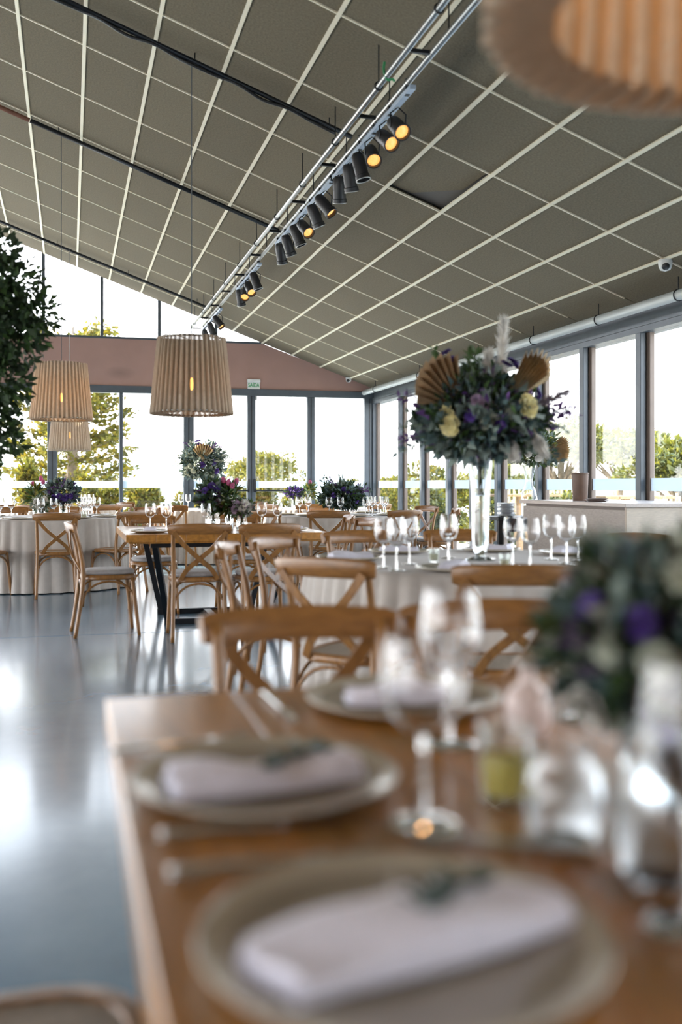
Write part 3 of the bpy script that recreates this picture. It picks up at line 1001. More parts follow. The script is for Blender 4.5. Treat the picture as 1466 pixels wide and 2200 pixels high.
def make_plate(R=.165):
    t = thing('charger_plate', 'plate', 'plate')
    MB().lathe([(0, .0), (R * .62, 0), (R * .86, .008), (R * .86, .0125), (R * .62, .006), (0, .006)], 48).build('plate_well', M_plate, t, True, 60)
    MB().lathe([(R * .858, .008), (R * .97, .0135), (R, .018), (R * .995, .0205), (R * .97, .0195), (R * .858, .0125)], 48).build('plate_rim', M_plate_rim, t, True)
    return t
plate0 = make_plate()
def plate(x, y, label, group, z=TH):
    o = copy_tree(plate0)
    o.location = (x, y, z + .0005)
    return tag(o, label, 'plate', group)

def napkin(x, y, z, rz, label, L=.25, Wd=.105, group='folded linen napkins', sprig=True, seed=0):
    r = random.Random(seed)
    t = thing('napkin', label, 'napkin', (x, y, z), rz, group)
    nx, ny = 26, 10
    ph = [r.uniform(0, 6.28) for _ in range(4)]
    def top(u, v):
        return .031 + .006 * math.sin(3.2 * u + ph[0]) + .004 * math.sin(5 * u + 2 * v + ph[1]) - .007 * abs(v) ** 4 - .004 * u * u
    def pos(u, v):
        wob = 1 + .07 * math.sin(2.7 * u + ph[2])
        return (u * L / 2 + .006 * math.sin(3 * v + ph[3]), v * Wd / 2 * wob + .008 * math.sin(2.2 * u + ph[1]))
    for layer in range(2):
        b = MB()
        rings = []
        for i in range(nx + 1):
            u = -1 + 2 * i / nx
            ring = []
            sh = 1 - layer * .035
            for j in range(ny + 1):
                v = -1 + 2 * j / ny
                X, Y = pos(u * sh, v * sh)
                zz = top(u, v) if layer else top(u, v) * .52
                ring.append((X, Y, zz))
            for j in range(ny, -1, -1):
                v = -1 + 2 * j / ny
                X, Y = pos(u * sh * 1.005, v * sh * 1.01)
                zz = (top(u, v) * .54 if layer else .0015)
                ring.append((X, Y, zz))
            rings.append(ring)
        b.loft(rings, True)
        b.build('napkin_fold', M_napkin, t, True, 50)
    if sprig:
        s = spline([(-.01, -.018, top(0, 0) + .004), (.03, .0, top(.2, 0) + .007), (.075, .012, top(.5, 0) + .005)], 5)
        st = MB().tube(s, .0018, 5).build('sprig', M_stem, t, True)
        P, D = [], []
        for k in range(26):
            q = s[k % len(s)]
            P.append(q + Vector((0, 0, .002)))
            D.append(((k % 2) * 2 - 1 + r.uniform(-.4, .4), r.uniform(-1, 1), r.uniform(0, .25)) if False else (r.uniform(-.2, 1), ((k % 2) * 2 - 1) * r.uniform(.4, 1), r.uniform(0, .2)))
        leaf_cloud('sprig_leaves', P, D, .024, .42, [L_dark, L_blue], st, seed=seed)
    return t

def cutlery(kind, x, y, rz, label):
    t = thing(kind, label, 'cutlery', (x, y, TH + .001), rz, 'polished cutlery on the near table')
    hl = spline([(-.115, 0, .006), (-.06, 0, .007), (-.005, 0, .005), (.02, 0, .0045)], 4)
    n = len(hl)
    pr = []
    for k in range(n):
        f = k / (n - 1)
        w = .0095 * (1 - f) + .0035 * f
        h = .0042 * (1 - .4 * f)
        pr.append([(w * math.cos(2 * PI * j / 10), h * math.sin(2 * PI * j / 10)) for j in range(10)])
    MB().sweep(hl, pr, (0, 0, 1)).build('handle', M_chrome, t, True)
    if kind == 'table_knife':
        rings = []
        for k in range(11):
            f = k / 10
            w = .009 * min(1, .45 + f * 2) * (1 - f ** 6)
            xx = .015 + .105 * f
            rings.append([(xx, -w * .7, .004), (xx, w, .0042), (xx, w, .0052), (xx, -w * .7, .0062)])
        MB().loft(rings).build('blade', M_chrome, t, True, 30)
    elif kind == 'table_spoon':
        b = MB(); rings = []
        for k in range(11):
            f = k / 10
            w = .021 * math.sqrt(max(0.0, 1 - (2 * f - 1) ** 2)) + .002
            xx = .018 + .062 * f
            ring = []
            for j in range(9):
                v = -1 + 2 * j / 8
                ring.append((xx, w * v, .002 + .007 * (v * v) + .004 * (2 * f - 1) ** 2))
            for j in range(8, -1, -1):
                v = -1 + 2 * j / 8
                ring.append((xx, w * v, .0005 + .007 * (v * v) + .004 * (2 * f - 1) ** 2))
            rings.append(ring)
        b.loft(rings).build('spoon_bowl', M_chrome, t, True, 60)
    else:
        rings = []
        for k in range(6):
            f = k / 5
            w = .003 + .0095 * smoothstep(0, .7, f)
            xx = .018 + .028 * f
            rings.append([(xx, -w, .004 - .002 * f), (xx, w, .004 - .002 * f), (xx, w, .006 - .002 * f), (xx, -w, .006 - .002 * f)])
        MB().loft(rings).build('fork_head', M_chrome, t, True, 30)
        for j in range(4):
            yy = -.0105 + .007 * j
            MB().sweep(spline([(.045, yy, .003), (.065, yy, .0025), (.092, yy, .007)], 4), [(-.0014, -.001), (.0014, -.001), (.0014, .001), (-.0014, .001)], (0, 0, 1)).build('tine', M_chrome, t)
    return t

def candle(x, y, label, mw, h=.092, r=.034, fill=.6):
    t = thing('candle_holder', label, 'candle', (x, y, TH + .0005), 0, 'candles in small glasses')
    MB().lathe([(0, 0), (r * .8, 0), (r * .86, .004), (r, h), (r - .0022, h), (r * .86 - .002, .012), (0, .012)], 24).build('glass_cup', M_cup, t, True, 60)
    MB().lathe([(0, .0125), (r * .84 - .003, .0125), (r * .84 + (r * .14) * fill - .0035, h * fill), (0, h * fill - .002)], 20).build('wax', mw, t, True, 50)
    MB().tube([(0, 0, h * fill - .003), (.001, 0, h * fill + .007)], .0012, 5).build('wick', M_blackp, t)
    return t

NG = 'place settings on the near table'
# ---- near table
plate(.257, .755, 'stoneware charger plate nearest the camera, under a white napkin', NG)
plate(.234, 1.215, 'stoneware charger plate, middle of the three on the near table', NG)
plate(.547, 1.605, 'stoneware charger plate at the far side of the near table', NG)
napkin(.262, .745, TH + .0105, .30, 'folded lilac white napkin with dark sprig, nearest the camera', .262, .088, seed=3)
napkin(.228, 1.19, TH + .0105, .16, 'folded lilac white napkin on the middle plate of the near table', .235, .075, sprig=True, seed=5)
napkin(.53, 1.585, TH + .0105, -.25, 'folded lilac white napkin on the far plate of the near table', .17, .085, sprig=False, seed=8)
cutlery('table_knife', .205, 1.055, -.03, 'steel knife lying between the two nearest plates')
cutlery('table_fork', .205, .955, 0.02, 'steel fork beside the nearest plate')
cutlery('table_spoon', .412, .952, 2.62, 'small steel spoon by the foot of the nearest wine glass')
cutlery('table_fork', .165, 1.43, .25, 'steel fork left of the middle plate near the table corner')
cutlery('table_knife', .337, 1.625, -1.55, 'steel knife beside the far plate of the near table')
glass(.377, 1.036, 'nearest blurred stemmed wine glass between the two nearest plates', 'wine glasses on the near table', src=glass1)
glass(.528, 1.341, 'blurred tall wine glass in front of the far plate of the near table', 'wine glasses on the near table')
glass(.790, 1.43, 'blurred wine glass standing behind the near flower bouquet', 'wine glasses on the near table')
glass(.508, .736, 'wine glass cut by the right frame edge beside the nearest plate', 'wine glasses on the near table')
candle(.495, 1.079, 'yellow candle in a clear glass cup beside the nearest wine glass', M_wax)
vp = thing('bud_vase', 'small blurred pinkish bottle vase behind the yellow candle', 'vase', (.672, 1.385, TH + .0005))
MB().lathe([(0, 0), (.030, 0), (.034, .01), (.035, .045), (.028, .062), (.013, .072), (.012, .092), (.016, .100), (.013, .100), (.010, .09)], 24).build('vase_body', M_pink, vp, True, 60)
MB().lathe([(.0165, .098), (.0185, .104), (.016, .108), (.012, .104), (.0125, .098)], 20).build('vase_lip', M_white, vp, True)

# ---- round table with the tall vase
G1 = 'wine glasses on the tall vase table'
for (x, y, lb) in [
    (1.355, 4.244, 'wine glass, leftmost of the three in front left of the tall vase'),
    (1.365, 4.09, 'wine glass, nearest of the three in front left of the tall vase'),
    (1.53, 4.40, 'wine glass, rightmost of the three in front left of the tall vase'),
    (1.70, 4.33, 'wine glass just left of the tall vase, the nearer of two'),
    (1.85, 4.72, 'wine glass just left of the tall vase, the farther of two'),
    (1.985, 4.25, 'wine glass just right of the tall vase, the left of two'),
    (1.975, 4.05, 'wine glass just right of the tall vase, the right and nearer of two'),
    (2.31, 4.50, 'wine glass in front of the bar, leftmost of three'),
    (2.25, 4.23, 'wine glass in front of the bar, nearest of three'),
    (2.40, 4.40, 'wine glass in front of the bar, rightmost of three')]:
    glass(x, y, lb, G1)
S1 = 'place settings on the tall vase table'
for (x, y, rz, lb) in [
    (1.60, 4.02, .9, 'at the front left of the tall vase table'), (1.33, 4.72, .1, 'at the left edge of the tall vase table'),
    (1.72, 5.12, -.3, 'at the far left of the tall vase table'), (2.26, 5.12, -.7, 'at the far right of the tall vase table'),
    (2.56, 4.78, .4, 'at the right edge of the tall vase table'), (1.72, 3.93, .2, 'at the near edge of the tall vase table')]:
    if 'near edge' in lb:
        continue
    plate(x, y, 'charger plate ' + lb, S1)
    napkin(x, y, TH + .0105, rz, 'folded napkin on the plate ' + lb, .21, .085, sprig=False, seed=int(x * 100))
candle(1.69, 4.50, 'cream candle in a glass cup left of the tall vase', M_waxc, .065, .027)
candle(1.86, 4.06, 'cream candle in a glass cup right in front of the tall vase', M_waxc, .065, .027)

# ---- square table
GS = 'wine glasses on the square table'
for (x, y, lb) in [(.62, 8.05, 'wine glass at the left corner of the square table, left of two'), (.74, 7.98, 'wine glass at the left corner of the square table, right of two'),
                   (1.53, 8.10, 'wine glass right of the flowers on the square table, left of two'), (1.67, 8.13, 'wine glass right of the flowers on the square table, right of two'),
                   (1.05, 7.95, 'wine glass standing before the purple bouquet on the square table')]:
    glass(x, y, lb, GS)
for (x, y, rz, lb) in [(.60, 7.82, 1.4, 'at the near left corner of the square table'), (1.70, 7.86, .1, 'at the near right corner of the square table')]:
    plate(x, y, 'charger plate ' + lb, 'place settings on the square table')
    napkin(x, y, TH + .0105, rz, 'folded napkin on the plate ' + lb, .22, .09, sprig=False, seed=int(x * 70))

# ---- other round tables
def far_setting(c, R, angs, tname, ng, plates=True):
    for k, a in enumerate(angs):
        a = math.radians(a)
        if plates:
            plate(c[0] + (R - .20) * math.cos(a), c[1] + (R - .20) * math.sin(a), 'charger plate on ' + tname, 'plates on ' + tname)
        for q in range(ng):
            b_ = a + .30 + .24 * q
            rr = R - .33 - .03 * q
            glass(c[0] + rr * math.cos(b_), c[1] + rr * math.sin(b_), 'wine glass on ' + tname, 'wine glasses on ' + tname, True)
far_setting(R2, .90, (250, 300, 200, 345, 150, 30), 'the left round table', 2)
far_setting(R3, .90, (225, 270, 315, 180, 0, 45), 'the low flower bush table', 2)
far_setting(R4, .80, (200, 250, 290, 340, 20), 'the far fan palm bouquet table', 2, False)
far_setting(R5, .80, (230, 300, 350), 'the far left table by the back windows', 2, False)
far_setting(R6, .80, (200, 250, 300), 'the far table by the glass doors', 2, False)
candle(R3[0] + .42, R3[1] - .62, 'cream candle in glass at the right front of the low flower bush', M_waxc, .07, .03)
candle(R2[0] + .42, R2[1] - .60, 'cream candle in glass right of the flowers on the left round table', M_waxc, .08, .032)
remove_tree(glass0); remove_tree(glass1); remove_tree(plate0); bpy.data.objects.remove(fglass)

ORD = ['first', 'second', 'third', 'fourth', 'fifth', 'sixth', 'seventh', 'eighth', 'ninth', 'tenth', 'eleventh', 'twelfth']
by_label = {}
for o in COL.objects:
    if o.get('category') in ('glass', 'plate') and o.parent is None:
        by_label.setdefault(o['label'], []).append(o)
for lb, lst in by_label.items():
    if len(lst) > 1:
        col_ = lambda o: (math.cos(YAW) * o.location.x - math.sin(YAW) * o.location.y) / (math.sin(YAW) * o.location.x + math.cos(YAW) * o.location.y)
        for k, o in enumerate(sorted(lst, key=col_)):
            o['label'] = lb + ', ' + ORD[k] + ' from the left'

# ================================================================== FLOWERS AND VASES
def blob_points(n, R, seed, shell=.45, flat=1.0):
    r = np.random.RandomState(seed)
    d = r.normal(size=(n, 3)); d /= np.linalg.norm(d, axis=1, keepdims=True)
    rad = (shell + (1 - shell) * r.rand(n) ** .6)[:, None]
    return d * rad * np.array(R), d

def rose(parent, loc, r, m, seed, name='rose'):
    """A flower head of overlapping cupped petals."""
    rr = random.Random(seed)
    b = MB()
    for ring, (nn, tilt, sc) in enumerate(((4, 1.25, .5), (6, .95, .75), (8, .6, 1.0), (9, .25, 1.1))):
        for k in range(nn):
            a = 2 * PI * k / nn + ring * .5 + rr.uniform(-.15, .15)
            ca, sa = math.cos(a), math.sin(a)
            ct, st = math.cos(tilt), math.sin(tilt)
            L = r * sc; W = r * .75 * (.6 + .4 * sc)
            rows = []
            for i, (f, wf, cup) in enumerate(((0, .25, 0), (.4, .8, .12), (.8, 1, .06), (1.0, .6, -.08))):
                row = []
                for v in (-1, 0, 1):
                    lx = f * L * ct - cup * L * st * .4
                    lz = f * L * st + abs(v) * .22 * L * wf - (.1 * L if i == 3 else 0)
                    ly = v * wf * W * .55
                    row.append((lx * ca - ly * sa, lx * sa + ly * ca, lz))
                rows.append(row)
            b.loft(rows, False, 0, False)
    o = b.build(name, m, parent, True)
    o.location = loc
    n = Vector(loc).normalized()
    o.rotation_euler = n.to_track_quat('Z', 'Y').to_euler()
    return o

def fan_palm(parent, loc, dirv, L, spread, m, tiltv=(0, 0, 1)):
    """Dried palm leaf: pleated fan."""
    d = Vector(dirv).normalized(); up = Vector(tiltv)
    s = d.cross(up).normalized(); nrm = s.cross(d).normalized()
    nr = 9
    vs, fs = [], []
    o0 = Vector((0, 0, 0))
    ra = []
    rb = []
    for k in range(nr * 2 + 1):
        f = -1 + k / nr
        a = f * spread / 2
        ln = L * (1 - .16 * abs(f) ** 2)
        off = nrm * (.028 * (1 if k % 2 else -1)) * (L / .25)
        ra.append(o0 + (d * math.cos(a) + s * math.sin(a)) * L * .12)
        rb.append(o0 + (d * math.cos(a) + s * math.sin(a)) * ln * (1.0 if k % 2 else .90) + off)
    th = nrm * .0012
    b = MB()
    b.loft([[q + th for q in ra], [q + th for q in rb], [q - th for q in rb], [q - th for q in ra]], False, 0, False)
    o = b.build('fan_palm_leaf', m, parent)
    o.location = loc
    MB().tube([o0 - d * L * .5, o0 + d * L * .14], L * .014, 6).build('leaf_stalk', m, o)
    return o

def plume(parent, loc, dirv, L, w, m, seed):
    r = np.random.RandomState(seed)
    d = np.array(Vector(dirv).normalized())
    n = 420
    t = r.rand(n)
    base = d[None] * (t * L)[:, None]
    q = r.normal(size=(n, 3)); q /= np.linalg.norm(q, axis=1, keepdims=True)
    env = (np.sin(np.pi * np.clip(t * .92 + .06, 0, 1)) ** .7 * w)[:, None]
    P = base + q * env * .35 * r.rand(n)[:, None]
    D = d[None] * 1.0 + q * .55
    o = leaf_cloud('pampas_plume', P, D, w * 1.3, .10, [m], parent, seed=seed)
    o.location = loc
    del o['kind']
    MB().tube([Vector((0, 0, 0)) - Vector(d) * L * .4, Vector(d) * L * .8], .0022, 5).build('plume_stalk', L_fan, o)
    return o

def sprig(parent, loc, dirv, L, m, seed, leaf=.03, n=16):
    r = random.Random(seed)
    d = Vector(dirv).normalized()
    s = d.cross(Vector((r.uniform(-1, 1), r.uniform(-1, 1), .3))).normalized()
    end = d * L - Vector((0, 0, .10 * L)) + s * L * .12
    c = spline([Vector((0, 0, 0)), d * L * .5 + s * L * .1, end], 5)
    st = MB().tube(c, [.0022] * (len(c) - 1) + [.001], 5).build('sprig', M_stem, parent)
    st.location = loc
    P, D = [], []
    for k in range(n):
        q = c[2 + int(k * (len(c) - 3) / max(1, n - 1))]
        P.append(q); D.append(d * .7 + s * ((k % 2) * 2 - 1) * .9 + Vector((r.uniform(-.5, .5), r.uniform(-.5, .5), r.uniform(-.3, .5))))
    leaf_cloud('sprig_leaves', P, D, leaf, .4, [m], st, seed=seed)
    return st

def bouquet(name, label, loc, R, leaves, flowers=(), sprigs=(), seed=0, stems=.2, leaf=.05, group=None, cat='flowers', wid=.5):
    """leaves: [(material, weight)], count; flowers: [(material, radius, [(x,y,z)...], name)]; R: ellipsoid radii."""
    t = thing(name, label, cat, loc, 0, group)
    cnt, mats = leaves
    P, D = blob_points(cnt, R, seed)
    r = np.random.RandomState(seed + 1)
    # lumpy outline
    lump = 1 + .16 * np.sin(D[:, 0] * 7 + seed) * np.cos(D[:, 2] * 6 + seed * 2) + .10 * np.sin(D[:, 1] * 11)
    P = P * lump[:, None]
    keep = P[:, 2] > -R[2] * .75
    P, D = P[keep], D[keep]
    D = D + r.normal(size=D.shape) * .55 + np.array([0, 0, .15])
    leaf_cloud('foliage', P, D, leaf, wid, [m for m, w in mats], t, [w for m, w in mats], seed)
    for k in range(9):
        a = k * .7
        MB().tube([(R[0] * .5 * math.cos(a), R[1] * .5 * math.sin(a), 0), (.012 * math.cos(a + .4), .012 * math.sin(a + .4), -R[2] * .6), (.014 * math.cos(a + 2.2), .014 * math.sin(a + 2.2), -R[2] * .6 - stems)], .0022, 5).build('stem', M_stem, t)
    for (m_, rad, spots, nm) in flowers:
        for i, sp in enumerate(spots):
            rose(t, sp, rad, m_, seed * 31 + i, nm)
    for i, (m_, loc_, dr, ln, lf) in enumerate(sprigs):
        sprig(t, loc_, dr, ln, m_, seed * 17 + i, lf)
    return t

def vase(label, x, y, z, prof, m=None, water=None, name='glass_vase', wall=.003, group=None, wmat=None):
    t = thing(name, label, 'vase', (x, y, z + .0005), 0, group)
    inner = [(max(.0005, r - wall), zz) for r, zz in prof]
    inner[0] = (.0005, inner[0][1] + wall * 2)
    base = [(0.0005, 0)] if prof[0][0] > .001 else []
    MB().lathe(base + prof + inner[::-1], 36).build('vase_body', m or M_vglass, t, True, 55)
    if water:
        MB().lathe([(0.0005, wall * 2 + .001)] + [(r - wall - .0006, max(zz, wall * 2 + .0015)) for r, zz in prof if zz <= water] + [(.0005, [q for q in prof if q[1] <= water][-1][1])], 28).build('water', M_water, t, True, 60)
    return t

def fan_dirs(n, seed, zmin=-.2):
    r = random.Random(seed)
    out = []
    for k in range(n):
        a = 2 * PI * k / n + r.uniform(-.3, .3)
        out.append(Vector((math.cos(a), math.sin(a), r.uniform(zmin, 1.1))).normalized())
    return out

GREENS = [(L_dark, 5), (L_mid, 2.2), (L_blue, 4), (L_grey, 2.0), (L_plum, 1.0)]
# camera-right / depth axes on the plan, to lay flowers round the bouquet as they face the room
RT = Vector((math.cos(YAW), -math.sin(YAW), 0)); FW = Vector((math.sin(YAW), math.cos(YAW), 0))
def rel(a, d, z):
    return tuple(RT * a + FW * d + Vector((0, 0, z)))

# ---- tall vase bouquet
vase('tall trumpet shaped clear glass vase on the round table', R1[0], R1[1], TH,
     [(.075, 0), (.078, .004), (.055, .010), (.022, .022), (.034, .035), (.042, .07), (.044, .20), (.046, .33), (.055, .44), (.068, .535)], water=.34)
C = (R1[0], R1[1], TH + .535 + .17)
big = bouquet('flower_arrangement', 'large purple and cream flower arrangement with pampas on the tall glass vase', C, (.29, .29, .21), (3000, GREENS),
    flowers=[(L_cream, .052, [rel(-.19, -.20, .0), rel(-.17, -.23, -.05)], 'cream_rose'), (L_cream, .058, [rel(.185, -.22, .035)], 'cream_rose'),
             (L_purple, .030, [rel(-.17, -.02, .31), rel(-.205, -.03, .285), rel(.145, -.08, .26), rel(.12, -.05, .25), rel(.17, -.05, .235), rel(.26, -.10, .11), rel(-.08, -.27, -.01), rel(-.16, -.12, .26), rel(.05, -.28, -.06)], 'violet_flower'),
             (L_lav, .030, [rel(-.05, -.26, .06), rel(-.02, -.27, .045), rel(.02, -.24, .02)], 'mauve_rose'),
             (L_pale, .026, [rel(.0, -.28, -.01), rel(.025, -.28, -.03), rel(-.015, -.27, -.05), rel(.10, -.26, .0)], 'pale_blossom')],
    seed=11, stems=.26, leaf=.062, wid=.5)
P_, D_ = blob_points(900, (.31, .30, .20), 77, .8)
leaf_cloud('thistle_haze', P_, D_ + np.random.RandomState(3).normal(size=P_.shape) * .5, .045, .12, [L_grey, L_blue, L_plum], big, seed=5)
P_, D_ = blob_points(420, (.28, .28, .20), 78, .85)
k_ = P_[:, 2] < .02
leaf_cloud('eucalyptus_leaves', P_[k_], (D_ + np.random.RandomState(4).normal(size=P_.shape) * .7)[k_], .085, .75, [L_grey, L_blue], big, seed=6)
fan_palm(big, rel(-.10, -.14, .02), rel(-.60, -.18, .68), .31, 1.35, L_fan2, rel(.3, -1, .2))
fan_palm(big, rel(.07, -.14, .02), rel(.62, -.10, .75), .36, .58, L_fan, rel(-.2, -1, .1))
plume(big, rel(.09, -.03, .12), rel(.07, 0, 1), .34, .042, L_plume, 1)
plume(big, rel(.05, -.05, .13), rel(-.10, 0, 1), .17, .04, L_plume, 2)
plume(big, rel(.20, -.10, .03), rel(.9, -.1, .36), .22, .03, L_plume2, 3)
plume(big, rel(.24, -.16, -.08), rel(.25, -.4, -.9), .11, .04, L_plume, 4)
plume(big, rel(.12, -.16, -.10), rel(.1, -.4, -.9), .10, .04, L_plume, 5)
for k, (a, z, dx, dz, mm) in enumerate([(-.27, .04, -1, .35, L_plum), (-.28, -.10, -1, -.25, L_plum), (-.25, -.04, -1, .1, L_grey), (.28, .0, 1, .25, L_plum), (.29, .05, 1, .0, L_plum), (.27, -.05, .9, .3, L_plum),
                                       (-.06, .18, -.15, 1, L_mid), (-.03, .19, .1, 1, L_mid), (-.2, .19, -.2, 1, L_mid), (.26, .0, .8, -.2, L_grey), (-.26, -.13, -.9, -.1, L_blue), (.24, -.12, .7, -.6, L_blue)]):
    sprig(big, rel(a, -.08, z), rel(dx, -.1, dz), .15, mm, 200 + k, .045 if mm is not L_grey else .03)

# ---- near bouquet and its glass vases
nv = (.690, 1.045)
vase('blurred milky glass vase holding the near bouquet', nv[0], nv[1], TH, [(.045, 0), (.052, .006), (.058, .05), (.056, .10), (.046, .135), (.052, .15)], m=M_frost, water=.09)
C = (nv[0] + .018, nv[1] - .002, TH + .15 + .035)
near = bouquet('flower_arrangement', 'blurred dark green and violet bouquet at the right of the near table', C, (.138, .138, .105), (2600, GREENS + [(L_pale, 1.2)]),
    flowers=[(L_purple, .017, [rel(.05, -.135, .07), rel(.10, -.10, .03), rel(-.085, -.12, .04), rel(.0, -.14, -.05), rel(.11, -.06, .09), rel(-.06, -.12, -.075), rel(-.125, -.07, .05)], 'violet_flower'),
             (L_pale, .020, [rel(-.02, -.14, .05), rel(.03, -.145, .0), rel(-.07, -.13, .0), rel(.07, -.13, -.03), rel(.11, -.10, -.01), rel(-.11, -.09, .01), rel(-.04, -.13, .09), rel(.02, -.12, .10)], 'pale_blossom')],
    seed=21, stems=.11, leaf=.045, wid=.5)
rose(near, rel(-.115, -.04, -.065), .028, L_white, 5, 'ivory_rose')
vase('blurred clear glass vase at the right edge of the near table', .548, .835, TH, [(.036, 0), (.042, .006), (.046, .05), (.040, .09), (.03, .12), (.036, .135)], m=M_frost)
vase('small blurred clear glass vase left of the near bouquet', .505, .955, TH, [(.030, 0), (.036, .006), (.042, .04), (.038, .07), (.027, .085), (.030, .098)], m=M_frost)

# ---- square table flowers
q = (1.16, 8.32)
vase('clear glass vase with purple bouquet on the square table', q[0], q[1], TH, [(.05, 0), (.054, .006), (.056, .08), (.05, .14), (.062, .18)], water=.1)
bouquet('flower_arrangement', 'dark purple and green bouquet on the square table', (q[0], q[1], TH + .27), (.12, .12, .13), (900, GREENS),
        [(L_purple, .032, [rel(.0, -.10, .09), rel(.04, -.10, .06), rel(-.05, -.10, .05)], 'violet_flower'), (L_lav, .03, [rel(.05, -.10, -.04), rel(.08, -.06, -.06)], 'mauve_rose')], seed=31, stems=.17, leaf=.06)
q = (1.285, 8.27)
vase('slim glass vase of pink tulips on the square table', q[0], q[1], TH, [(.032, 0), (.036, .006), (.036, .14), (.040, .17)], water=.12)
tu = bouquet('tulip_bunch', 'bunch of upright pink tulips on the square table', (q[0], q[1], TH + .24), (.05, .05, .11), (160, [(L_mid, 3), (O_olive, 1)]), [], seed=33, stems=.15, leaf=.11, wid=.22)
for k, (a, d, z) in enumerate(((-.04, -.02, .14), (.0, -.03, .12), (.055, .0, .13), (-.09, 0, .10), (.03, -.05, .09))):
    o = MB().lathe([(0, 0), (.018, .008), (.022, .028), (.017, .048), (.006, .058)], 8).build('tulip', L_pinkp, tu, True)
    o.location = rel(a, d, z); o.rotation_euler = (0, a * 4, 0)
q = (1.38, 8.20)
vase('small clear glass vase of pale roses on the square table', q[0], q[1], TH, [(.04, 0), (.045, .006), (.048, .06), (.04, .1), (.045, .12)], water=.07)
bouquet('flower_arrangement', 'small pale pink and cream bouquet on the square table', (q[0], q[1], TH + .175), (.085, .085, .07), (350, [(L_mid, 2), (L_grey, 2), (L_lav, 1)]),
        [(L_lav, .034, [rel(-.03, -.06, .03), rel(-.05, -.06, -.01)], 'mauve_rose'), (L_white, .034, [rel(.03, -.06, .04), rel(.06, -.04, .01), rel(.01, -.07, .0)], 'ivory_rose')], seed=35, stems=.1, leaf=.045)

# ---- left round table flowers
q = (R2[0] + .20, R2[1] - .15)
vase('clear glass vase of blue and purple flowers on the left round table', q[0], q[1], TH, [(.045, 0), (.05, .006), (.045, .1), (.055, .17)], water=.1)
bouquet('flower_arrangement', 'blue grey and purple bouquet on the left round table', (q[0], q[1], TH + .28), (.165, .15, .13), (700, [(L_blue, 4), (L_grey, 3), (L_plum, 2), (L_dark, 2)]),
        [(L_purple, .036, [rel(-.06, -.13, -.05), rel(.0, -.14, -.04), rel(.05, -.13, -.06), rel(.1, -.1, -.04)], 'violet_flower')], seed=41, stems=.16, leaf=.06)
q = (R2[0] - .03, R2[1] - .30)
vase('clear glass vase of white flowers on the left round table', q[0], q[1], TH, [(.04, 0), (.045, .006), (.042, .08), (.046, .11)], water=.07)
bouquet('flower_arrangement', 'small white bouquet on the left round table', (q[0], q[1], TH + .155), (.095, .09, .08), (350, [(L_grey, 3), (L_pale, 3), (L_mid, 1)]),
        [(L_white, .034, [rel(-.04, -.07, .03), rel(.02, -.08, .02), rel(.05, -.05, .05), rel(-.01, -.08, -.02)], 'ivory_rose')], seed=43, stems=.08, leaf=.045)
q = (R2[0] - .10, R2[1] - .05)
vase('slim glass vase of pink tulips on the left round table', q[0], q[1], TH, [(.03, 0), (.034, .006), (.034, .14), (.038, .16)], water=.1)
tu = bouquet('tulip_bunch', 'pink tulips with bright leaves on the left round table', (q[0], q[1], TH + .25), (.06, .05, .09), (130, [(L_mid, 2), (O_lime, 1)]), [], seed=45, stems=.16, leaf=.10, wid=.22)
for k, (a, d, z) in enumerate(((.06, 0, .16), (-.03, 0, .10), (.09, -.02, .12))):
    o = MB().lathe([(0, 0), (.018, .008), (.022, .028), (.017, .048), (.006, .058)], 8).build('tulip', L_pinkp, tu, True)
    o.location = rel(a, d, z)

# ---- low bush
q = (R3[0] + .0, R3[1] - .12)
vase('wide glass bowl under the low flower bush', q[0], q[1], TH, [(.07, 0), (.085, .008), (.10, .05), (.085, .10), (.08, .11)], water=.06)
bu = bouquet('flower_arrangement', 'low spreading bush of blue green foliage and violets on a round table', (q[0], q[1], TH + .22), (.25, .22, .14), (1500, [(L_blue, 4), (L_dark, 4), (L_grey, 2), (L_mid, 2)]),
        [(L_purple, .032, [rel(.02, -.18, .09), rel(.06, -.18, .07), rel(-.10, -.18, .02), rel(.17, -.13, -.05), rel(.12, -.15, .04)], 'violet_flower')], seed=51, stems=.12, leaf=.075)
for k, d in enumerate(fan_dirs(16, 4, .25)):
    sprig(bu, tuple(d * .14), tuple(d), .22, [L_blue, L_dark, L_plum, L_grey][k % 4], 300 + k, .05)

# ---- tulip table by the doors
q = (R6[0] - .45, R6[1] - .30)
vase('clear vase of purple flowers on the far table by the doors', q[0], q[1], TH, [(.045, 0), (.05, .006), (.045, .1), (.05, .16)], water=.1)
bouquet('flower_arrangement', 'small purple bouquet on the far table by the glass doors', (q[0], q[1], TH + .24), (.13, .12, .08), (320, [(L_purple, 3), (L_dark, 3), (L_mid, 1)]), [(L_purple, .035, [rel(-.05, -.1, .04), rel(.04, -.1, .03)], 'violet_flower')], seed=61, stems=.15, leaf=.06)
q = (R6[0] - .2, R6[1] - .25)
vase('slim vase of tulips on the far table by the doors', q[0], q[1], TH, [(.03, 0), (.034, .006), (.034, .14), (.038, .16)], water=.1)
tu = bouquet('tulip_bunch', 'single pink tulip among leaves on the far table by the glass doors', (q[0], q[1], TH + .25), (.07, .06, .10), (130, [(L_mid, 2), (O_lime, 1)]), [], seed=63, stems=.16, leaf=.10, wid=.22)
o = MB().lathe([(0, 0), (.022, .010), (.026, .034), (.02, .058), (.008, .07)], 8).build('tulip', L_pinkp, tu, True)
o.location = rel(.01, 0, .12)

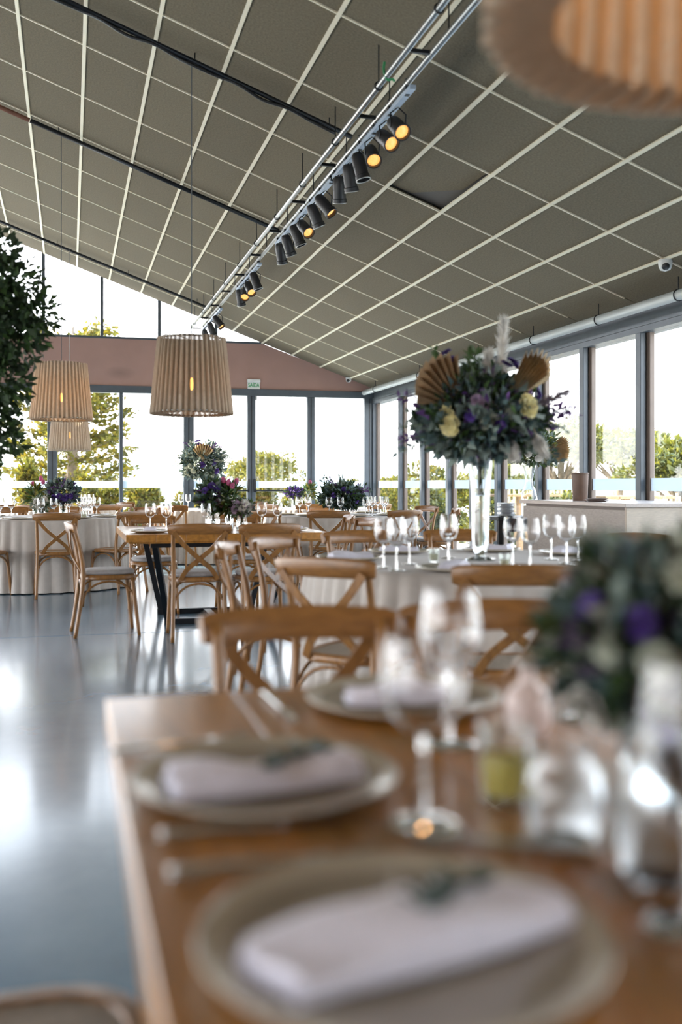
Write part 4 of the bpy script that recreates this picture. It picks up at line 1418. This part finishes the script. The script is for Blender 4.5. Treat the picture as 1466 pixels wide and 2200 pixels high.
# ---- far tall bouquet with the fan palm
q = (R4[0] - .03, R4[1] - .1)
vase('tall clear vase under the far fan palm bouquet', q[0], q[1], TH, [(.08, 0), (.082, .004), (.05, .012), (.03, .03), (.045, .06), (.046, .30), (.06, .40), (.075, .50)], water=.3)
fb = bouquet('flower_arrangement', 'tall blue green bouquet with an upright fan palm on a far table', (q[0], q[1], TH + .69), (.31, .28, .28), (2000, [(L_blue, 4), (L_grey, 4), (L_dark, 3), (L_pale, 2)]),
        [(L_purple, .045, [rel(-.02, -.22, .25), rel(.03, -.26, -.03), rel(.18, -.2, .0), rel(.22, -.15, -.12), rel(.1, -.24, .22), rel(-.06, -.1, .31)], 'violet_flower'),
         (L_pale, .04, [rel(-.15, -.24, -.05), rel(-.2, -.2, -.15), rel(-.1, -.26, -.12)], 'pale_blossom')], seed=71, stems=.3, leaf=.075)
fan_palm(fb, rel(.04, -.27, .02), rel(.02, -.1, 1), .27, 1.5, L_fan, rel(0, -1, -.1))
for k, d in enumerate(fan_dirs(16, 9, -.2)):
    sprig(fb, tuple(d * .22), tuple(d), .2, [L_grey, L_plum, L_blue, L_pale][k % 4], 400 + k, .05)

# ================================================================== BAR
XB, YN, YF, HB = 4.49, 7.40, 9.40, .984
bar = thing('bar_counter', 'pale wood bar counter before the right windows', 'bar', (0, 0, 0))
MB().bevbox(XB - .02, 5.45, YN - .02, YF + .02, HB - .035, HB, .004).build('counter_top', M_bartop, bar)
MB().box(XB + .04, 5.40, YN + .03, YF - .02, 0.06, HB - .035).build('carcass', M_frame_in, bar)
MB().bevbox(XB + .015, XB + .04, YN + .03, YF - .01, 0.08, HB - .06, .003).build('front_panel', M_bar, bar)
MB().bevbox(XB + .003, 5.40, YN + .003, YN + .03, 0.06, HB - .037, .003).build('end_panel', M_barb, bar)
MB().box(XB + .06, 5.38, YN + .06, YF - .05, 0, 0.06).build('plinth', M_blackp, bar)
pot = thing('bar_bucket', 'tall brown leather bucket standing on the bar counter', 'bucket', (4.72, 8.60, HB + .0005))
MB().lathe([(0, 0), (.068, 0), (.070, .006), (.080, .262), (.080, .268), (.074, .268), (.065, .012), (0, .012)], 32).build('bucket_body', M_brownpot, pot, True, 60)
MB().tube([(.0815 * math.cos(a), .0815 * math.sin(a), .258) for a in np.linspace(0, 2 * PI, 33)[:-1]], .004, 6, True).build('bucket_rim', M_brownpot, pot, True)
for k in range(5):
    o = MB().lathe([(0, 0), (.085, 0), (.098, .004), (.098, .006), (.083, .003), (0, .003)], 28).build('coaster', M_brownpot, None, True, 60)
    o.location = (4.62 + .012 * math.sin(k * 2.1), 8.12 + .015 * math.cos(k * 2.7), HB + .0005 + k * .0062)
    tag(o, 'thin dark disc beside the brown bucket, ' + ORD[k] + ' from the bottom of the stack', 'tray', 'stack of thin discs on the bar')
# black side table behind the bar end with plates and a vase
st = thing('side_table', 'black side table at the far end of the bar holding white plates', 'table', (0, 0, 0))
MB().bevbox(4.30, 5.20, 9.55, 10.05, .765, .80, .004).build('tabletop', M_blackp, st)
for x in (4.33, 5.17):
    for y in (9.58, 10.02):
        MB().box(x - .02, x + .02, y - .02, y + .02, 0, .765).build('leg', M_blackp, st)
MB().box(4.32, 5.18, 9.60, 9.62, .62, .765).build('apron', M_blackp, st)
for k in range(10):
    o = MB().lathe([(0, 0), (.06, 0), (.095, .010), (.101, .013), (.100, .0155), (.06, .004), (0, .004)], 32).build('stacked_plate', M_plate_w, None, True, 60)
    o.location = (4.495, 9.78, .8005 + k * .0142)
    tag(o, 'white plate in the stack on the black side table, ' + ORD[k] + ' from the bottom', 'plate', 'stack of white plates by the bar')
vase('curvy clear glass vase behind the end of the bar', 4.77, 9.80, .80, [(.05, 0), (.085, .006), (.09, .18), (.075, .27), (.045, .33), (.043, .40), (.062, .50), (.075, .55)], water=.2)
bb = bouquet('flower_arrangement', 'green bouquet with dried palms behind the end of the bar', (4.83, 9.80, 1.52), (.27, .25, .20), (1300, [(L_mid, 4), (L_grey, 3), (O_olive, 3), (L_dark, 2)]), [(L_white, .04, [rel(-.1, -.2, -.05), rel(.0, -.22, -.1)], 'ivory_rose')], seed=81, stems=.3, leaf=.06)
for k, (a, z) in enumerate(((.9, -.1), (1, .35), (.7, -.35), (-.7, .3), (-.9, -.1))):
    fan_palm(bb, rel(.10 * np.sign(a), -.12, 0), rel(a, -.2, z), .26, .7, L_fan, rel(.1, -1, .2))

# ================================================================== INDOOR TREE AT THE LEFT
tx, ty = -.66, 6.40
tree = thing('indoor_tree', 'leafy dark green tree inside the hall at the left edge', 'tree', (tx, ty, 0))
MB().lathe([(0, 0), (.19, 0), (.20, .02), (.25, .44), (.25, .46), (.22, .46), (.20, .40), (0, .40)], 28).build('planter', M_brownpot, tree, True, 60)
MB().tube(spline([(0, 0, .38), (.03, .02, 1.0), (-.02, 0, 1.7), (.03, -.02, 2.4), (.05, 0, 2.85)], 5), [.045 - .0016 * k for k in range(21)], 9).build('trunk', M_bark, tree, True)
r = np.random.RandomState(5)
AP, AD = [], []
clumps = [(.0, 0, 2.60, .20), (.20, -.02, 2.52, .20), (.10, .05, 2.38, .28), (.30, .0, 2.34, .24), (.44, .02, 2.17, .17), (.20, 0, 2.12, .26), (.36, 0, 2.02, .20), (.14, 0, 1.86, .24), (.26, 0, 1.74, .18), (.10, 0, 1.62, .20), (.22, .02, 1.52, .16), (.30, 0, 1.42, .11), (.12, 0, 1.38, .15), (.16, 0, 1.27, .08),
          (-.2, .1, 2.3, .30), (-.25, -.1, 2.1, .35), (-.2, .2, 1.75, .3), (0, .3, 2.3, .3), (0, -.3, 2.1, .25)]
for (a, d, z, R_) in clumps:
    n_ = int(2600 * R_ ** 1.4)
    q_, dd = blob_points(n_, (R_, R_, R_ * .85), int(z * 100), .25)
    c_ = np.array(rel(a, d, z))
    AP.append(q_ + c_); AD.append(dd + r.normal(size=q_.shape) * .6 + np.array([0, 0, -.25]))
    MB().tube(spline([(0, 0, max(.9, z - .35)), tuple(Vector(rel(a * .5, d * .5, z - .12))), rel(a, d, z)], 4), [.014 - .0012 * k for k in range(9)], 6).build('branch', M_bark, tree, True)
leaf_cloud('foliage', np.concatenate(AP), np.concatenate(AD), .065, .5, [L_dark, L_mid], tree, [3, 1.6], 9)

# ================================================================== OUTDOORS
M_ground = mat('sunlit_terrace', (0.58, 0.54, 0.46), .9, vary=.12, scale=.8, bump=.1, bump_scale=20)
M_meadow = mat('dry_meadow', (0.24, 0.25, 0.09), .95, vary=.25, scale=.15)
g = MB().box(-60, 60, -40, 70, -.5, -.31).build('terrace_ground', M_ground)
g['kind'] = 'structure'
g2 = MB().box(WX + .2, 16, -6, BY + 8, -.31, -.06).build('terrace_paving', M_ground); g2['kind'] = 'structure'
g3 = MB().box(-12, WX + .19, BY + .2, BY + 8, -.31, -.061).build('terrace_paving', M_ground); g3['kind'] = 'structure'
# far valley floor and hills
b = MB(); rr = random.Random(3)
M_hill = mat('haze_tinted_hill', (0.46, 0.50, 0.48), .95, vary=.12, scale=.02)  # aerial haze is painted in: base colour lightened to a pale grey-green
for (Y0, zt, amp, nm, sd) in ((520, 8.0, 4.0, 'hill', 1),):
    rows = []
    for j, (dy, f) in enumerate(((-180, -.15), (-60, .45), (0, 1.0), (90, .8), (200, 0))):
        row = []
        for i in range(61):
            x = -300 + 15 * i
            hgt = zt + amp * math.sin(x * .011 + sd) + amp * .5 * math.sin(x * .031 + 2) + .6 * math.sin(x * .17)
            row.append((x, Y0 + dy, -6 + (hgt + 6) * f if f > 0 else -8))
        rows.append(row)
    b.loft(rows, False, 0, False)
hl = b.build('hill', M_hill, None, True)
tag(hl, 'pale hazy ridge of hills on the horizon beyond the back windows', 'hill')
vf = MB().box(-500, 700, 70, 800, -9, -7).build('valley_floor', M_meadow); vf['kind'] = 'structure'

def shrub(name, label, x, y, h, rx, ry, n, mats, seed, leaf, cat='shrub', group=None, trunk=True):
    t = thing(name, label, cat, (x, y, -.31), 0, group)
    r = np.random.RandomState(seed)
    P, D = [], []
    nc = 14
    for k in range(nc):
        c = np.array([r.uniform(-1, 1) * rx * .7, r.uniform(-1, 1) * ry * .7, h * (.25 + .68 * r.rand())])
        R_ = np.array([rx * .42, ry * .42, h * .2]) * r.uniform(.7, 1.2)
        q_, d_ = blob_points(n // nc, R_, seed * 50 + k, .2)
        P.append(q_ + c); D.append(d_ + r.normal(size=q_.shape) * .5 + np.array([0, 0, .3]))
        MB().tube(spline([(0, 0, 0), tuple(c * np.array([.5, .5, .5])), tuple(c)], 3), [.03, .027, .024, .02, .016, .012, .01], 5).build('branch', M_bark, t)
    leaf_cloud('foliage', np.concatenate(P), np.concatenate(D), leaf, .55, mats, t, None, seed)
    return t
HG = 'sunlit shrubs outside the back windows'
spots = [(-3.4, 23.5, 2.1), (-2.0, 23.0, 2.0), (-.7, 23.6, 2.05), (.6, 23.2, 1.6), (1.7, 23.5, 1.32), (2.9, 23.2, 1.28), (4.1, 23.4, 1.30), (5.4, 23.2, 1.28), (6.7, 23.5, 1.35)]
words = ['leftmost low', 'left low', 'low', 'low', 'low', 'low', 'low', 'low', 'low']
where = ['in the first pane from the left', 'left of the dark left post', 'right of the dark left post', 'behind the square pane with the far hills', 'under the large pendant lamp', 'behind the fan palm bouquet', 'between the glass doors', 'behind the low flower bush', 'by the far corner of the windows']
for k, (x, y, h) in enumerate(spots):
    shrub('shrub', 'yellow green sunlit shrub outside, ' + where[k], x, y, h, .54, .54, 3600, [O_yel, O_olive, O_lime], 600 + k, .12, group=HG)

# spreading conifer beyond the left panes
ax, ay = .05, 31.0
ar = thing('conifer', 'tall conifer with tiered level branches outside the left windows', 'tree', (ax, ay, -.31))
MB().tube([(0, 0, 0), (.05, 0, 3), (0, 0, 4.5), (.05, 0, 6.2)], [.20, .15, .10, .03], 9).build('trunk', M_bark, ar, True)
r = np.random.RandomState(12)
P, D = [], []
for lv in range(11):
    z = 1.3 + lv * .46
    Lb = (2.05 - .035 * lv) if lv < 9 else 1.75 - .15 * (lv - 9)
    nb = 7
    for k in range(nb):
        a = 2 * PI * (k + .37 * lv) / nb + r.uniform(-.2, .2)
        L_ = Lb * r.uniform(.65, 1.05)
        zz = z + r.uniform(-.15, .15)
        end = Vector((L_ * math.cos(a), L_ * math.sin(a), zz + .10 * L_))
        c_ = spline([(0, 0, zz), (end.x * .5, end.y * .5, zz - .12 * L_), end], 5)
        MB().tube(c_, [.03 - .0022 * i for i in range(len(c_))], 5).build('branch', M_bark, ar)
        for i in range(130):
            f = r.uniform(.25, 1) ** .8
            q_ = c_[min(len(c_) - 1, int(f * (len(c_) - 1) + .5))]
            off = r.normal(size=3) * np.array([.13, .13, .05])
            P.append(np.array(q_) + off)
            D.append(np.array([math.cos(a), math.sin(a), .2]) + r.normal(size=3) * .6)
leaf_cloud('foliage', P, D, .19, .45, [O_yel, O_olive, O_lime], ar, [3, 2.5, 1.5], 4)

def broad_tree(label, x, y, zc, R, n, mats, seed, leaf, nclump=16, hsq=.62, sparse=.3):
    t = thing('broadleaf_tree', label, 'tree', (x, y, -.31), 0, 'trees beyond the terrace')
    r = np.random.RandomState(seed)
    zc = zc + .31
    MB().tube([(0, 0, 0), (.05, 0, zc * .5), (0, .05, zc)], [.16, .12, .06], 8).build('trunk', M_bark, t, True)
    P, D = [], []
    for k in range(nclump):
        d = r.normal(size=3); d /= np.linalg.norm(d)
        d[2] = abs(d[2]) * 1.0 - .35
        c = np.array([0, 0, zc]) + d * np.array([R, R, R * hsq]) * r.uniform(.55, .95)
        q_, dd = blob_points(n // nclump, (R * .36, R * .36, R * .20), seed * 40 + k, sparse)
        P.append(q_ + c); D.append(dd + r.normal(size=q_.shape) * .5 + np.array([0, 0, .3]))
        MB().tube(spline([(0, 0, zc * .55), tuple(c * .5 + np.array([0, 0, zc * .28])), tuple(c)], 3), [.05, .045, .04, .03, .025, .02, .012], 5).build('branch', M_bark, t)
    leaf_cloud('foliage', np.concatenate(P), np.concatenate(D), leaf, .5, mats, t, None, seed)
    return t
x_, y_ = px(565, z=32)
broad_tree('rounded yellow green tree outside the pair of glass doors', x_, y_, 1.55, 1.35, 6000, [O_yel, O_olive, O_lime], 21, .11, 22, .62)
x_, y_ = px(632, z=36.5)
broad_tree('smaller rounded tree right of the one outside the glass doors', x_, y_, 1.05, .62, 1800, [O_yel, O_olive], 22, .11, 10, .5)
for (X, z, zc, R, lb, sd) in [
    (1205, 26, 2.05, 1.6, 'pale green tree outside, behind the large flower arrangement', 23),
    (1330, 30, 2.2, 1.55, 'pale green tree outside, framed between the two tall window posts at the right', 24),
    (1455, 21, 1.45, 1.1, 'yellow green tree outside the rightmost window', 25),
    (1085, 36, 1.2, 1.9, 'pale green tree outside behind the tall glass vase', 26),
    (930, 30, .9, 1.6, 'yellow green bushy tree outside the right windows near the far corner', 27),
    (850, 38, .8, 1.4, 'yellow green bushy tree outside, next to the far corner post', 28)]:
    x_, y_ = px(X, z=z)
    broad_tree(lb, x_, y_, zc, R, 6500, [O_sage, O_lime, O_olive] if X > 1000 else [O_yel, O_lime, O_olive], sd, .15, 20, .6)
SG = 'shrubs outside the right windows'
for k, (x, y, h, lb) in enumerate([(7.6, 20.2, 1.35, 'sunlit shrub outside, nearest the far corner of the right windows'), (8.2, 18.6, 1.3, 'sunlit shrub outside, behind the side view chair'), (8.6, 17.0, 1.2, 'sunlit shrub outside, left of the tall glass vase'), (8.9, 15.6, 1.0, 'sunlit shrub outside, just left of the bamboo fence')]):
    shrub('shrub', lb, x, y, h, .58, .58, 2800, [O_lime, O_olive, O_sage], 700 + k, .12, group=SG)
# bamboo fence
fe = thing('bamboo_fence', 'upright bamboo cane fence outside behind the bar', 'fence', (0, 0, -.06))
pole_me = None
yy = 12.6
k = 0
rp = random.Random(9)
while yy < 23.5:
    if pole_me is None:
        o = MB().lathe([(.024, 0), (.024, .3), (.027, .31), (.024, .32), (.023, .7), (.026, .71), (.023, .72), (.022, 1.06)], 8, True, True).build('pole', O_bamboo, fe, True)
        pole_me = o.data
    else:
        o = bpy.data.objects.new('pole', pole_me); COL.objects.link(o); o.parent = fe
    o.location = (10.0 + rp.uniform(-.03, .03), yy, 0)
    o.rotation_euler = (rp.uniform(-.05, .05), rp.uniform(-.03, .03), 0)
    o.scale = (1, 1, rp.uniform(.93, 1.06))
    yy += rp.uniform(.085, .16)
for z in (.3, .8):
    MB().tube([(10.04, 12.5, z), (10.04, 23.5, z)], .02, 8).build('fence_rail', O_bamboo, fe)
M_outwood = wood('weathered_teak', (0.42, 0.25, 0.11), .6, (1, 6, 6), 8, 0.0)
def high_table(label, x, y):
    t = thing('outdoor_table', label, 'table', (x, y, -.06), 0, 'wooden tables on the terrace')
    for k in range(5):
        MB().bevbox(-.55 + .22 * k, -.335 + .22 * k, -.4, .4, 1.0, 1.04, .004).build('top_plank', M_outwood, t)
    MB().box(-.05, .05, -.05, .05, .06, 1.0).build('post', M_outwood, t)
    MB().box(-.3, .3, -.3, .3, 0, .06).build('base', M_outwood, t)
high_table('wooden high table on the terrace, seen past the brown bucket', *px(1345, z=14.0))
high_table('wooden high table on the terrace, seen left of the curvy vase', *px(1118, z=16.5))
